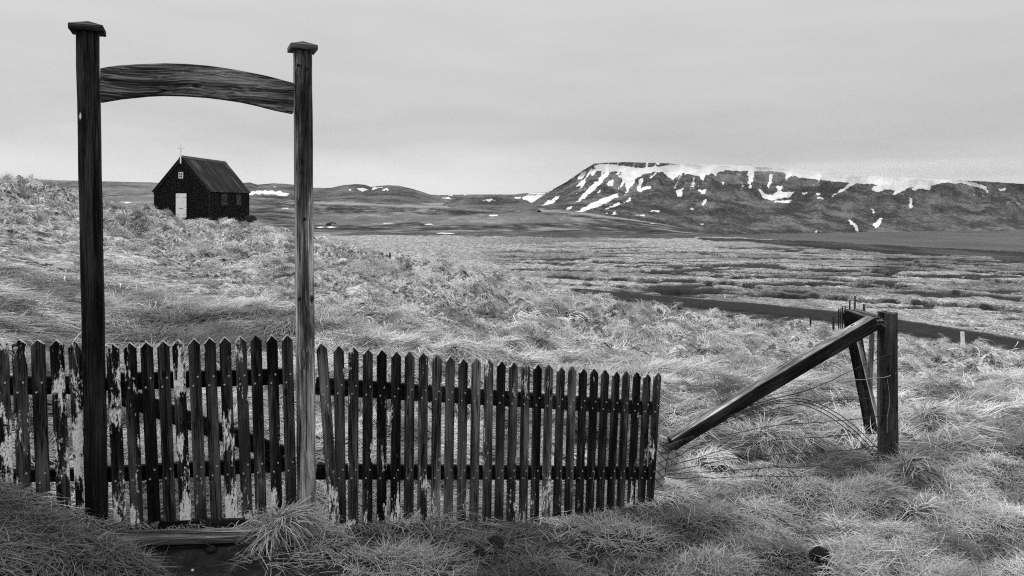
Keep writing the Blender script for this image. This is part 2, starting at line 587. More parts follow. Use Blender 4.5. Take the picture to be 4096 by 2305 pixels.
def cubic_up(Z):
    fu = (us - cu[0]) / (cu[1] - cu[0])
    fl = (lds - cl[0]) / (cl[1] - cl[0])
    iu = np.clip(fu.astype(int), 0, len(cu) - 2)
    il = np.clip(fl.astype(int), 0, len(cl) - 2)
    a, c = fu - iu, fl - il
    top = Z[il][:, iu] * (1 - a) + Z[il][:, iu + 1] * a
    bot = Z[il + 1][:, iu] * (1 - a) + Z[il + 1][:, iu + 1] * a
    return top * (1 - c)[:, None] + bot * c[:, None]


DG = np.exp(LG)
XG, YG = UG * DG, DG
Z1f, Z2f = cubic_up(Z1), cubic_up(Z2)
kk = .8
hdiff = np.clip(.5 + .5 * (Z1f - Z2f) / kk, 0, 1)
ZB = Z2f * (1 - hdiff) + Z1f * hdiff + kk * hdiff * (1 - hdiff)
on_hill = sstep(-.3, .6, Z1f - Z2f)
PX = CXD + UG * FD
PY = HYD + (EYE - ZB) / DG * FD


def bil(A, x, y):
    u = np.asarray(x) / np.asarray(y)
    l = np.log(np.asarray(y))
    fu = np.clip((u - us[0]) / (us[1] - us[0]), 0, NU - 1.001)
    fl = np.clip(np.interp(l, lds, np.arange(NR)), 0, NR - 1.001)
    iu, il = fu.astype(int), fl.astype(int)
    a, c = fu - iu, fl - il
    return (A[il, iu] * (1 - a) + A[il, iu + 1] * a) * (1 - c) + (A[il + 1, iu] * (1 - a) + A[il + 1, iu + 1] * a) * c


def cast(px, py, dmin=2.0, Z=None):
    """first ground point seen at a column and row of the 2576 px copy"""
    Z = ZB if Z is None else Z
    u = (px - CXD) / FD
    ds = np.exp(np.linspace(math.log(dmin), math.log(2400), 4000))
    z = bil(Z, u * ds, ds)
    row = HYD + (EYE - z) / ds * FD
    hit = np.where(row <= py)[0]
    d = ds[hit[0]] if len(hit) else ds[-1]
    return float(u * d), float(d)


GP_X, GP_Y, GDX, GDY = -2.09, 3.4, math.cos(math.radians(25)), math.sin(math.radians(25))
front_side = (XG - GP_X) * GDY - (YG - GP_Y) * GDX      # >0 on the camera's side of the fence line

trail = [cast(x, y) for x, y in ((520, 930), (440, 800), (360, 725), (260, 665), (130, 612))]
TR = polydist(trail, XG, YG)
trail_m = (1 - sstep(.35, 1.1, TR)) * on_hill
ditches_px = [
    [(1310, 679), (1480, 683), (1600, 684), (1700, 690), (1850, 699)],
    [(1400, 698), (1540, 702), (1700, 707), (1830, 713), (1900, 722)],
    [(1380, 716), (1560, 722), (1700, 733)],
    [(1720, 729), (1830, 738), (1960, 742), (2150, 750), (2330, 763), (2450, 776), (2600, 788)],
    [(1900, 697), (2020, 700), (2200, 712), (2330, 728), (2450, 745), (2600, 757)],
    [(1960, 716), (2130, 716), (2250, 726)],
    [(1560, 744), (1650, 744), (1700, 752)],
    [(1780, 641), (1900, 650), (2080, 653), (2250, 652), (2380, 664), (2500, 668)],
    [(1500, 660), (1700, 664), (1850, 668)],
    [(2250, 690), (2400, 697), (2600, 712)],
    [(2280, 664), (2420, 682), (2600, 690)],
    [(1880, 672), (2060, 682), (2240, 684)],
]
DD = np.full(XG.shape, 1e9)
pl = (DG > 55) & (DG < 215)
wx = XG + (fbm(XG / 5, YG / 5, 41, 3) - .5) * 3.0
wy = YG + (fbm(XG / 6, YG / 6, 51, 3) - .5) * 5.0
for dp in ditches_px:
    w = [cast(x, y, 50.0, Z2f) for x, y in dp]
    DD[pl] = np.minimum(DD[pl], polydist(w, wx[pl], wy[pl]))

# small relief
w1, w2 = .22 * (fbm(XG / .6, YG / .6, 3, 2) - .5), .22 * (fbm(XG / .6, YG / .6, 4, 2) - .5)
big = rolls(XG + w1, YG + w2, .95, 11)
med = rolls(XG + .5 * w1, YG + .5 * w2, .48, 17)
small = domes(XG, YG, .55, 21, .3, .6)
huge = rolls(XG + 2 * w1, YG + 2 * w2, 1.9, 31)
patch = sstep(.38, .62, fbm(XG / 6, YG / 6, 61, 3))
rough_amt = sstep(4.4, 7.5, DG) * (.62 + .38 * patch) * (1 - trail_m)
rough_amt *= 1 - .6 * sstep(30, 10, DG) * sstep(760, 400, PX)        # smoother slope behind the gate
micro_h = rough_amt * ((.06 + .62 * sstep(10, 22, DG)) * big + (.20 + .10 * sstep(10, 16, DG)) * med) + sstep(18, 34, DG) * (1 - .8 * trail_m) * .40 * huge - .60 * sstep(9, 36, DG)
off_fence = sstep(.12, .55, np.abs(front_side))
micro_h += (1 - sstep(4.4, 7.5, DG)) * ((.03 + .11 * off_fence * (.35 + .65 * sstep(.0, 1.2, XG))) * med + .02 * small + .05 * (fbm(XG / .6, YG / .6, 71, 3) - .5) - .02)
church_flat = 1 - sstep(3.0, 6.5, np.hypot((XG + 24.2) / 1.1, (YG - 52) / 2.2))
micro_h = micro_h * (1 - .85 * church_flat) - .62 * church_flat
pl_d = domes(XG + 1.5 * fbm(XG / 3, YG / 3, 7, 2), YG + 1.5 * fbm(XG / 3, YG / 3, 8, 2), 2.1, 81)
micro_p = .24 * pl_d * (.4 + .6 * patch) + .4 * (fbm(XG / 14, YG / 14, 91, 3) - .5)
far = sstep(190, 420, DG)
micro_p = micro_p * (1 - far) + far * (5.0 * (fbm(XG / 60, YG / 60, 93, 5) - .5)) * sstep(200, 700, DG) * (1 - .95 * sstep(1400, 1800, PX))
dig = 1 - sstep(.9, 2.1, DD)
lip = np.exp(-((DD - 3.8) / 1.2) ** 2)
micro_p += -1.3 * dig + .18 * lip * vnoise(XG / 2, YG / 2, 95)
# road
road_px = [(1380, 729), (1480, 737), (1570, 746), (1700, 757), (1900, 775), (2100, 795), (2260, 818), (2420, 845), (2576, 873), (2800, 915)]
road_w = []
for x, y in road_px:
    u = (x - CXD) / FD
    d = (EYE + 9.15) / ((y - HYD) / FD)
    road_w.append((u * d, d))
RD = np.full(XG.shape, 1e9)
mask_r = (DG > 35) & (DG < 130)
RD[mask_r] = polydist(road_w, XG[mask_r], YG[mask_r])
rflat = 1 - sstep(3.4, 7.0, RD)
ZT = ZB + micro_h * on_hill + micro_p * (1 - on_hill)
ZT = ZT * (1 - rflat) + (-9.25) * rflat
# worn ground before the step, bank on the left
front_m = sstep(.02, .15, front_side) * sstep(9, 7, DG)
soil_poly = [(330, 1372), (640, 1368), (800, 1385), (960, 1400), (860, 1460), (830, 1560), (260, 1560), (360, 1440), (380, 1400)]
soil = sstep(.25, .75, fbm(XG / .12, YG / .12, 101, 3) * .5 + .5 * inpoly(soil_poly, PX, PY) + .0)
soil = np.where(inpoly(soil_poly, PX, PY), np.maximum(soil, .75), 0) * (DG < 6)
worn = sstep(.42, .58, fbm(XG / .22, YG / .16, 103, 4)) * sstep(1325, 1365, PY) * sstep(780, 900, PX) * sstep(1950, 1600, PX) * (DG < 6) * (front_side > 0)
soil = np.maximum(soil, .85 * worn)
ZT = ZT - .012 * soil
peat = (1 - sstep(1.4, 2.6, DD + 2.0 * (fbm(XG / 1.3, YG / 1.3, 111, 3) - .5)))
streak = sstep(.545, .585, fbm(XG / 11, YG / 3.4, 117, 5, .6)) * sstep(55, 62, DG) * (1 - sstep(165, 195, DG)) * sstep(1150, 1350, PX)
peat = np.maximum(peat, streak * .95) * (1 - on_hill)
ZT = ZT - .25 * streak * (1 - on_hill) * (1 - rflat)
road_edge = 1 - sstep(3.0, 4.4, RD + 1.0 * (fbm(XG, YG, 113, 2) - .5))
soil = np.maximum(soil, np.maximum(peat, road_edge * .9))
# dark turf bank below the church
bank = np.hypot((PX - 567) / 26, (PY - 567) / 5.5)
soil = np.maximum(soil, (1 - sstep(.7, 1.1, bank)) * (DG < 60) * (DG > 30))
bank2 = np.hypot((PX - 806) / 22, (PY - 606) / 7)
soil = np.maximum(soil, (1 - sstep(.7, 1.1, bank2)) * (DG < 60) * (DG > 30))
# heath: dark low growth
hb = [(1740, 600), (1900, 601), (2050, 607), (2300, 619), (2600, 636), (2900, 650), (2900, 690), (2600, 668), (2480, 646), (2300, 642), (2120, 630), (1990, 618), (1880, 611), (1800, 607)]
pxn = PX + 30 * (fbm(XG / 6, YG / 9, 121, 3) - .5)
pyn = PY + 6 * (fbm(XG / 6, YG / 9, 123, 3) - .5)
heath = inpoly(hb, pxn, pyn).astype(float) * (1 - on_hill) * (DG < 320)
band = [(700, 574), (1000, 578), (1300, 583), (1600, 584), (1850, 596), (1700, 600), (1400, 598), (1000, 593), (700, 590)]
soil = np.maximum(soil, .75 * heath)
heath = np.maximum(heath, inpoly(band, pxn, pyn) * (1 - on_hill) * .85)
heath = np.maximum(heath, .55 * sstep(.47, .60, fbm(XG / 24, YG / 11, 161, 4)) * (1 - on_hill) * (DG > 55) * (DG < 230) * sstep(1000, 1500, PX))
fb = fbm(XG / 110 + 3, YG / 190, 131, 6, .6)
moor = sstep(225, 330, DG) * (1 - on_hill)
heath = np.maximum(heath, moor * (.64 + .35 * sstep(.42, .55, fb)))
hill_heath = sstep(26, 30, DG) * (1 - sstep(46, 50, DG)) * on_hill * (1 - sstep(395, 430, PX)) * sstep(235, 250, PX) * sstep(522, 506, PY)
heath = np.maximum(heath, .8 * hill_heath)
snow = np.zeros(XG.shape)
for (x, y, rx, ry) in [(1079, 565, 9, 1.6), (1025, 568, 0, 0), (978, 560, 13, 1.2), (1240, 541, 12, 1.3), (1120, 587, 22, 1.3),
                       (833, 572.5, 10, 1.3), (806, 572.5, 7, 1), (317, 509, 12, 1.6), (718, 527, 8, 1), (1640, 563, 5, 1), (1770, 549, 7, 1.6)]:
    if rx:
        q = np.hypot((PX - x) / rx, (PY - y) / ry) + .7 * (fbm(PX / 4, PY / 1.5, 141, 2) - .5)
        snow = np.maximum(snow, (q < 1) * (DG > 150))
trackm = polydist([(700, 566), (900, 567), (1100, 572), (1400, 576)], PX, PY)
heath = np.maximum(heath, (trackm < .9) * (1 - on_hill) * (DG > 300))
pale_streak = np.minimum(polydist([(1000, 508), (1200, 520), (1400, 534), (1600, 556), (1800, 578), (1950, 597)], PX, PY + 3 * fbm(PX / 30, PY / 9, 151, 3)),
                         polydist([(780, 509), (1000, 516), (1150, 521)], PX, PY) + 1)
heath *= np.where((DG > 230) & (1 - on_hill > .5), .25 + .75 * sstep(1.5, 5.0, pale_streak), 1)
bare = sstep(4.5, 9, DG)
tone_fg = np.where((front_side > 0) & (DG < 8), 1.0, 0.0)

ZF = ZT.copy()


def grid_object(name, X, Y, Z, mat, attr=None, smooth=True):
    nr, nc = X.shape
    me = bpy.data.meshes.new(name)
    co = np.empty((nr * nc, 3), np.float32)
    co[:, 0], co[:, 1], co[:, 2] = X.ravel(), Y.ravel(), Z.ravel()
    idx = np.arange(nr * nc).reshape(nr, nc)
    q = np.stack([idx[:-1, :-1], idx[:-1, 1:], idx[1:, 1:], idx[1:, :-1]], -1).reshape(-1, 4)
    me.vertices.add(len(co))
    me.vertices.foreach_set('co', co.ravel())
    me.loops.add(q.size)
    me.loops.foreach_set('vertex_index', q.ravel().astype(np.int32))
    me.polygons.add(len(q))
    me.polygons.foreach_set('loop_start', np.arange(0, q.size, 4, dtype=np.int32))
    me.polygons.foreach_set('loop_total', np.full(len(q), 4, np.int32))
    me.polygons.foreach_set('use_smooth', np.full(len(q), smooth))
    me.update()
    if attr is not None:
        a = me.color_attributes.new('mask', 'FLOAT_COLOR', 'POINT')
        a.data.foreach_set('color', np.stack([c.ravel() for c in attr], -1).astype(np.float32).ravel())
    me.materials.append(mat)
    return link(bpy.data.objects.new(name, me))


# ground material: r soil, g heath, b snow, a how much of the grass lies as one mat (no separate blades there)
mg, t, b = new_mat('dead_grass_ground')
at = N(t, 'ShaderNodeAttribute', attribute_name='mask')
sp = N(t, 'ShaderNodeSeparateColor')
L(t, at.outputs['Color'], sp.inputs[0])
gp = N(t, 'ShaderNodeNewGeometry')
pos = gp.outputs['Position']
n_f = noise(t, pos, 9.0, 5, .7)
n_m = noise(t, mapping(t, pos, (.5, .5, 1.5)), 1.4, 6, .65)
n_l = noise(t, mapping(t, pos, (.05, .03, .05)), 1.0, 6, .6)
n_s = noise(t, mapping(t, pos, (.9, .35, 2.0)), 1.0, 6, .75)
n_t = noise(t, pos, 16.0, 6, .75, 1.2)
n_g = noise(t, pos, 4.5, 4, .65, .8)
mat_far = ramp(t, mth(t, 'ADD', mth(t, 'ADD', mth(t, 'MULTIPLY', n_g, .38), mth(t, 'MULTIPLY', n_s, .22)), mth(t, 'MULTIPLY', n_t, .40)), [(.42, .022), (.47, .12), (.515, .36), (.57, .74)])
mat_near = ramp(t, n_f, [(.3, .010), (.55, .028), (.75, .08)])
gcol = mix(t, at.outputs['Alpha'], mat_near, mat_far)
n_x = noise(t, mapping(t, pos, (.022, .010, .05), (3, 9, 1)), 1.0, 9, .68)
n_y = noise(t, mapping(t, pos, (.08, .028, .1), (1, 4, 1)), 1.0, 6, .7)
hcol = ramp(t, mth(t, 'ADD', mth(t, 'MULTIPLY', n_x, .5), mth(t, 'MULTIPLY', n_y, .5)), [(.43, .010), (.485, .035), (.53, .09), (.58, .22)])
gcol = mix(t, sp.outputs[1], gcol, hcol)
scol = ramp(t, n_f, [(.3, .012), (.55, .03), (.75, .09)])
gcol = mix(t, sp.outputs[0], gcol, scol)
gcol = mix(t, sp.outputs[2], gcol, .82)
L(t, gcol, b.inputs['Base Color'])
b.inputs['Roughness'].default_value = .95
b.inputs['Specular IOR Level'].default_value = .05
bp = N(t, 'ShaderNodeBump')
bp.inputs['Strength'].default_value = .8
bp.inputs['Distance'].default_value = .10
L(t, mth(t, 'ADD', mth(t, 'ADD', n_m, mth(t, 'MULTIPLY', n_f, .4)), mth(t, 'MULTIPLY', n_t, .3)), bp.inputs['Height'])
L(t, bp.outputs[0], b.inputs['Normal'])

for _q in ():
    print('DIAG', _q, cast(*_q, 2.0, ZF))
ground = grid_object('ground', XG, YG, ZF, mg, (soil, heath, snow, bare))
tag(ground, 'rough hillside and plain of dead grass, peat and dark heath', 'ground', kind='structure')

# apron so the land goes on behind and beside the camera
mb = MB()
R0 = 2600.0
for a in range(48):
    a0, a1 = 2 * math.pi * a / 48, 2 * math.pi * (a + 1) / 48
    mb.add([(math.cos(a0) * .01, math.sin(a0) * .01, -45), (math.cos(a0) * 3000, math.sin(a0) * 3000, -60), (math.cos(a1) * 3000, math.sin(a1) * 3000, -60)], [(0, 1, 2)])
lowland = mb.build('terrain', M['church_trim'], None)
lowland.data.materials.clear()
lowland.data.materials.append(plain_mat('far_lowland', .07, .95, var=.4, scale=.01))
tag(lowland, 'dark lowland stretching away beyond the plain', 'terrain', kind='structure')
# the slope behind the camera
mb = MB()
rows = []
xs_b = np.linspace(-40, 40, 41)
for yb in (1.62, 1.2, .4, -1, -4, -12, -30):
    zz = []
    for xb in xs_b:
        u = np.clip(xb / 1.62, -1.05, 1.05)
        zz.append(float(bil(ZF, u * 1.62, 1.62)) - .03 - max(0, abs(xb) - 1.7) * (.12 if xb > 0 else -.12))
    rows.append([(x, yb, z) for x, z in zip(xs_b, zz)])
vs = [p for r in rows for p in r]
n = len(xs_b)
fs = [(j * n + i, (j + 1) * n + i, (j + 1) * n + i + 1, j * n + i + 1) for j in range(len(rows) - 1) for i in range(n - 1)]
mb.add(vs, fs)
back = mb.build('grass_slope', None, None, smooth=True)
back.data.materials.append(plain_mat('dead_grass_slope', .12, .95, var=.5, scale=3))
tag(back, 'grass slope continuing behind the viewer', 'ground', kind='structure')

# ------------------------------------------------------------------ road
mrd = plain_mat('dark_gravel_road', .022, .9, var=.35, scale=1.5, spec=.1, bump=.3)
rp = []
for (x0, y0), (x1, y1) in zip(road_w[:-1], road_w[1:]):
    for q in np.linspace(0, 1, 8, endpoint=False):
        rp.append(Vector((x0 + (x1 - x0) * q, y0 + (y1 - y0) * q, 0)))
mb = MB()
vs = []
offs = (-2.9, -2.5, -1.35, -.95, -.4, .4, .95, 1.35, 2.5, 2.9)
hs = (-9.32, -9.13, -9.09, -9.15, -9.06, -9.06, -9.15, -9.09, -9.13, -9.32)
NO = len(offs)
for i, p in enumerate(rp):
    tdir = (rp[min(i + 1, len(rp) - 1)] - rp[max(0, i - 1)]).normalized()
    nn = Vector((-tdir.y, tdir.x, 0))
    for o, h in zip(offs, hs):
        q = p + nn * (o + (.35 if abs(o) > 2 else .06) * math.sin(i * 1.7 + o) * math.cos(i * .6))
        vs.append((q.x, q.y, h))
fs = [(i * NO + k, i * NO + k + 1, (i + 1) * NO + k + 1, (i + 1) * NO + k) for i in range(len(rp) - 1) for k in range(NO - 1)]
mb.add(vs, fs)
road = mb.build('road', mrd, None, smooth=True)
tag(road, 'dark gravel road crossing the plain below the hillside', 'road', kind='structure')

# stream glint on the plain and the pale water at the far right
def water_sheet(name, label, px_outline, dz, dmin=60):
    pts = []
    for x, y in px_outline:
        X, Y = cast(x, y, dmin, Z2f)
        pts.append((X, Y, float(bil(ZF, X, Y)) + dz))
    z = max(p[2] for p in pts)
    mb = MB()
    mb.add([(p[0], p[1], z) for p in pts], [tuple(range(len(pts)))])
    o = mb.build(name, None)
    m, t, b = new_mat('still_water')
    b.inputs['Base Color'].default_value = (.03, .03, .03, 1)
    b.inputs['Roughness'].default_value = .06
    b.inputs['Specular IOR Level'].default_value = .6
    o.data.materials.append(m)
    return tag(o, label, 'water', kind='structure')


water_sheet('stream', 'thin pale stream lying in the grass plain',
            [(2085, 670), (2110, 667), (2150, 668), (2190, 669), (2225, 671), (2190, 672.5), (2140, 672), (2110, 671.5)], .12)


# ------------------------------------------------------------------ far hills and the mountain
def hill_mat(name, lo, mid, hi, scale):
    m, t, b = new_mat(name)
    at = N(t, 'ShaderNodeAttribute', attribute_name='mask')
    sp = N(t, 'ShaderNodeSeparateColor')
    L(t, at.outputs['Color'], sp.inputs[0])
    gp = N(t, 'ShaderNodeNewGeometry')
    a = noise(t, mapping(t, gp.outputs['Position'], (scale, scale, scale * 1.5)), 1.0, 8, .62)
    f = noise(t, mapping(t, gp.outputs['Position'], (scale * 9, scale * 7, scale * 8)), 1.0, 6, .7)
    k = mth(t, 'ADD', mth(t, 'MULTIPLY', a, .6), mth(t, 'MULTIPLY', f, .4))
    col = ramp(t, k, [(.42, lo), (.5, mid), (.57, hi)])
    edge = noise(t, mapping(t, gp.outputs['Position'], (scale * 12, scale * 4, scale * 9)), 1.0, 8, .78)
    s = mth(t, 'ADD', sp.outputs[0], mth(t, 'MULTIPLY', mth(t, 'SUBTRACT', edge, .47), 2.2))
    col = mix(t, ramp(t, s, [(.44, 0), (.56, 1)]), col, ramp(t, a, [(.35, .55), (.6, .82)]))
    L(t, col, b.inputs['Base Color'])
    b.inputs['Roughness'].default_value = .95
    b.inputs['Specular IOR Level'].default_value = .03
    return m


def blur(A, n=1):
    for _ in range(n):
        B = A.copy()
        B[1:-1, 1:-1] = (A[:-2, 1:-1] + A[2:, 1:-1] + A[1:-1, :-2] + A[1:-1, 2:] + 2 * A[1:-1, 1:-1]) / 6
        A = B
    return A


def ridge(name, label, sil, base, D0, D1, mat, polys=(), cols=200, rows=60, relief=10.0, rs=60.0, fine=.4, power=1.4, seed=0, cat='hill'):
    """a hill given by its skyline and foot, with slopes of real depth and a back side"""
    sx = np.array([p[0] for p in sil], float)
    sy = np.array([p[1] for p in sil], float)
    x = np.linspace(sx[0], sx[-1], cols)
    top = np.interp(x, sx, sy) + fine * (fbm(x / 9, x * 0, seed + 5, 4) - .5) * 2
    bot = np.interp(x, [p[0] for p in base], [p[1] for p in base])
    bot = np.maximum(bot, top + .2)
    v = np.concatenate([np.linspace(-.9, 1, rows), 1 + np.linspace(.06, 1, 10)])
    V, Xp = np.meshgrid(v, x, indexing='ij')
    TOP, BOT = np.meshgrid(v, top, indexing='ij')[1], np.meshgrid(v, bot, indexing='ij')[1]
    vf = np.clip(V, -.9, 1)
    ROW = BOT + (TOP - BOT) * vf
    g = 1 - (1 - np.clip(vf, 0, 1)) ** power
    D = D0 + (D1 - D0) * g + np.minimum(vf, 0) * (D1 - D0) * .25
    U = (Xp - CXD) / FD
    hh = (BOT - TOP) / FD * D1
    gul = np.abs(fbm(U * D1 / rs + .35 * fbm(U * D1 / 90, V * 2, seed + 9, 3), V * 1.3, seed, 4) - .5) * 2
    wob = fbm(U * D1 / (rs * 3), V * 2.2, seed + 3, 4) - .5
    sl = np.sin(np.clip(vf, 0, 1) * math.pi) ** .6
    D = D + sl * (relief * (gul - .4) + relief * 1.6 * wob)
    Z = EYE + (HYD - ROW) / FD * D
    bk = np.clip(V - 1, 0, 1)
    D = D + bk * (D1 - D0) * 1.2
    Zt = EYE + (HYD - TOP) / FD * D1
    Z = np.where(V > 1, Zt - bk ** 1.3 * hh * .9, Z)
    Xw = U * np.where(V > 1, D, D)
    S = np.zeros(V.shape)
    wx_ = Xp + 9 * (fbm(Xp / 7, ROW / 5, seed + 51, 4) - .5)
    wr_ = ROW + 7 * (fbm(Xp / 6, ROW / 5, seed + 61, 4) - .5)
    for p in polys:
        S = np.maximum(S, inpoly(p, wx_, wr_) * (V <= 1.0))
    if cat == 'mountain':                # snow left lying in the gullies of the left shoulder and under the rim
        g2 = np.abs(fbm(U * 1400 / 26 - V * 2.2 * (Xp < 1750), V * 1.6, seed + 21, 4) - .5) * 2
        S = np.maximum(S, .9 * sstep(.13, .04, g2) * sstep(.42, .72, V) * (V <= 1) * (.35 + .65 * sstep(1800, 1650, Xp)) * sstep(.40, .55, fbm(U * 1400 / 60, V * 3, seed + 31, 3)))
        D = D + (V < .98) * 14 * np.abs(fbm(U * 1400 / 20 + V, V * 3, seed + 41, 4) - .5) * sl
        Xw = U * D
    S = blur(S, 1)
    o = grid_object(name, Xw, D, Z, mat, (S, S * 0, S * 0, S * 0 + 1))
    return tag(o, label, cat, kind='structure')


def c5(pts): return [((1900 + x / 1.173) / DS, (600 + y / 1.173) / DS) for x, y in pts]
def c6(pts): return [(629 + x * .3906, 377 + y * .3906) for x, y in pts]
def c7(pts): return [(x / 4.025 / DS, (680 + y / 4.025) / DS) for x, y in pts]


M['hill'] = hill_mat('moorland_slope', .035, .085, .15, .02)
M['mount'] = hill_mat('mountain_slope', .018, .06, .15, .016)

ridge('far_hills', 'low hazy hills along the skyline behind the grass bank on the left',
      [(-500, 462), (-200, 455), (31, 454), (84, 457), (141, 458), (195, 461), (253, 470), (289, 474), (315, 470), (344, 467), (358, 470), (370, 475), (390, 476), (620, 480), (800, 500), (860, 518)],
      [(-500, 490), (800, 505)], 1500, 2000, M['hill'],
      [c7([(1830, 285), (1950, 277), (2100, 273), (2150, 300), (2230, 322), (2100, 312), (1950, 302)]),
       c7([(1085, 245), (1105, 247), (1120, 275), (1095, 275)]), c7([(1850, 320), (1900, 320), (1900, 329), (1855, 328)])],
      cols=260, rows=50, seed=200)
ridge('moor_hills', 'dark moor hills with snow patches on the skyline right of the church',
      c6([(-130, 250), (-60, 215), (0, 210), (50, 225), (150, 215), (260, 222), (410, 245), (520, 245), (600, 228), (680, 220), (740, 225), (780, 240), (830, 232),
          (900, 228), (960, 232), (1060, 255), (1130, 278), (1180, 298), (1240, 315), (1300, 335), (1460, 402)]),
      [(570, 505), (900, 520), (1140, 526)], 950, 1250, M['hill'],
      [c6([(-40, 272), (60, 266), (130, 264), (200, 270), (262, 287), (225, 302), (170, 290), (100, 284), (-40, 288)]),
       c6([(690, 245), (740, 252), (755, 258), (720, 269), (700, 262)]),
       c6([(785, 243), (850, 238), (857, 247), (820, 249), (800, 252), (780, 259)]), c6([(862, 252), (888, 248), (890, 256), (850, 266)]),
       c6([(640, 258), (655, 258), (650, 263)]), c6([(145, 237), (175, 237), (175, 241), (145, 241)])],
      cols=300, rows=70, relief=14, rs=50, seed=210)
ridge('far_plateau', 'low distant plateau with snowfields left of the mountain foot',
      c6([(1020, 372), (1080, 320), (1180, 293), (1400, 288), (1700, 288), (1760, 281), (1900, 274), (2050, 290), (2300, 330)]),
      [(1050, 515), (1540, 530)], 1500, 2000, M['hill'],
      [c6([(1225, 315), (1270, 304), (1312, 318), (1300, 332), (1250, 325)]), c6([(1680, 310), (1750, 302), (1745, 315)]),
       c6([(1750, 316), (1785, 297), (1885, 291), (1860, 315), (1802, 344)]), c6([(1775, 283), (1915, 276), (1900, 286), (1800, 287)]),
       c6([(1235, 296), (1300, 294), (1300, 299)]), c6([(1385, 290), (1400, 290), (1400, 294), (1385, 294)])],
      cols=220, rows=50, seed=220)
ridge('rocky_knoll', 'dark flat topped knoll before the mountain foot',
      c6([(1180, 400), (1240, 350), (1300, 325), (1330, 312), (1400, 308), (1550, 305), (1700, 312), (1780, 325), (1815, 345), (1845, 370), (1880, 400)]),
      [(1080, 526), (1370, 528)], 860, 1000, M['hill'], [c6([(1490, 323), (1555, 319), (1582, 326), (1525, 333)])],
      cols=140, rows=40, relief=6, rs=25, power=2.5, seed=230)
rim = [(555, 70), (640, 68), (760, 85), (900, 75), (960, 62), (1100, 66), (1280, 70), (1460, 80), (1560, 88), (1800, 105), (2000, 118), (2170, 130), (2330, 148), (2400, 175),
       (2405, 198), (2380, 180), (2300, 158), (2200, 154), (2145, 165), (2130, 190), (2090, 180), (2055, 190), (2050, 168), (1960, 217), (1975, 190), (1920, 185),
       (1880, 200), (1860, 180), (1900, 165), (1790, 157), (1720, 195), (1660, 232), (1740, 170), (1760, 155), (1650, 145), (1540, 132), (1480, 120), (1460, 142),
       (1455, 108), (1380, 98), (1310, 98), (1305, 140), (1290, 187), (1283, 150), (1283, 98), (1180, 94), (1135, 107), (1135, 132), (1120, 112), (1080, 117),
       (1072, 156), (1060, 130), (1030, 118), (970, 105), (930, 142), (910, 130), (880, 102), (840, 102), (790, 114), (760, 132), (740, 162), (718, 192), (700, 217),
       (712, 180), (700, 152), (690, 168), (670, 182), (700, 140), (690, 102), (640, 102), (612, 132), (562, 182), (520, 222), (465, 252), (530, 185), (588, 130), (608, 102), (575, 97)]
snowp = [rim,
         [(480, 137), (500, 105), (525, 99), (520, 115), (495, 137)], [(470, 172), (520, 133), (515, 157), (480, 173)], [(305, 263), (402, 210), (370, 247), (330, 260)],
         [(470, 290), (560, 245), (640, 213), (675, 197), (670, 217), (600, 257), (520, 287)], [(420, 277), (460, 263), (450, 279)], [(600, 284), (640, 260), (700, 238), (660, 262)],
         [(690, 257), (735, 220), (732, 240)], [(625, 306), (665, 290), (662, 304)], [(943, 190), (977, 177), (967, 217), (950, 220)], [(1045, 163), (1060, 190), (1092, 180), (1080, 207), (1058, 206)],
         [(1066, 260), (1073, 233), (1087, 233), (1077, 262)], [(1374, 172), (1379, 114), (1396, 109), (1389, 160), (1378, 180)],
         [(1328, 178), (1360, 205), (1400, 215), (1442, 158), (1432, 195), (1480, 200), (1502, 193), (1472, 222), (1400, 237), (1350, 227)],
         [(1400, 241), (1470, 236), (1502, 230), (1472, 247), (1405, 247)], [(1528, 201), (1562, 196), (1542, 212)], [(1600, 205), (1625, 206), (1610, 216)], [(1605, 226), (1640, 222), (1630, 231)],
         [(2041, 218), (2051, 235), (2051, 287), (2040, 262)], [(1750, 323), (1792, 350), (1802, 387), (1784, 376), (1779, 355), (1755, 345)], [(1868, 346), (1906, 320), (1911, 331), (1880, 372)],
         [(1853, 268), (1881, 290), (1874, 301)], [(2453, 186), (2492, 181), (2482, 192)], [(752, 307), (790, 303), (798, 313)], [(808, 286), (850, 284), (887, 288), (850, 292)],
         [(618, 150), (652, 139), (642, 174), (625, 166)], [(760, 192), (773, 133), (787, 139), (776, 175), (790, 180), (832, 163), (816, 182), (770, 197)],
         [(1595, 377), (1605, 377), (1603, 385), (1595, 385)], [(1055, 345), (1075, 345), (1072, 350), (1057, 350)], [(2180, 413), (2198, 404), (2192, 416)], [(2020, 408), (2035, 408), (2034, 413), (2020, 413)],
         [(1155, 147), (1166, 150), (1162, 162)], [(565, 200), (590, 188), (580, 205)], [(600, 297), (625, 293), (620, 300)], [(1000, 272), (1030, 275), (1025, 283)], [(1420, 210), (1415, 170), (1427, 172)]]
ridge('mountain', 'long flat topped mountain with snow in its gullies under low cloud',
      [(1325, 517), (1337, 511), (1372, 487), (1425, 458), (1463, 431), (1495, 412), (1520, 410), (1570, 408), (1650, 410), (1709, 413), (1838, 416), (1945, 423), (2053, 431), (2160, 441),
       (2267, 447), (2374, 452), (2481, 457), (2576, 463), (2900, 480), (3300, 500)],
      [(1325, 522), (1500, 545), (1700, 568), (1900, 590), (2200, 612), (2576, 632), (3300, 660)], 1050, 1500, M['mount'], [c5(p) for p in snowp],
      cols=760, rows=170, relief=62, rs=60, fine=.7, power=1.5, seed=240, cat='mountain')

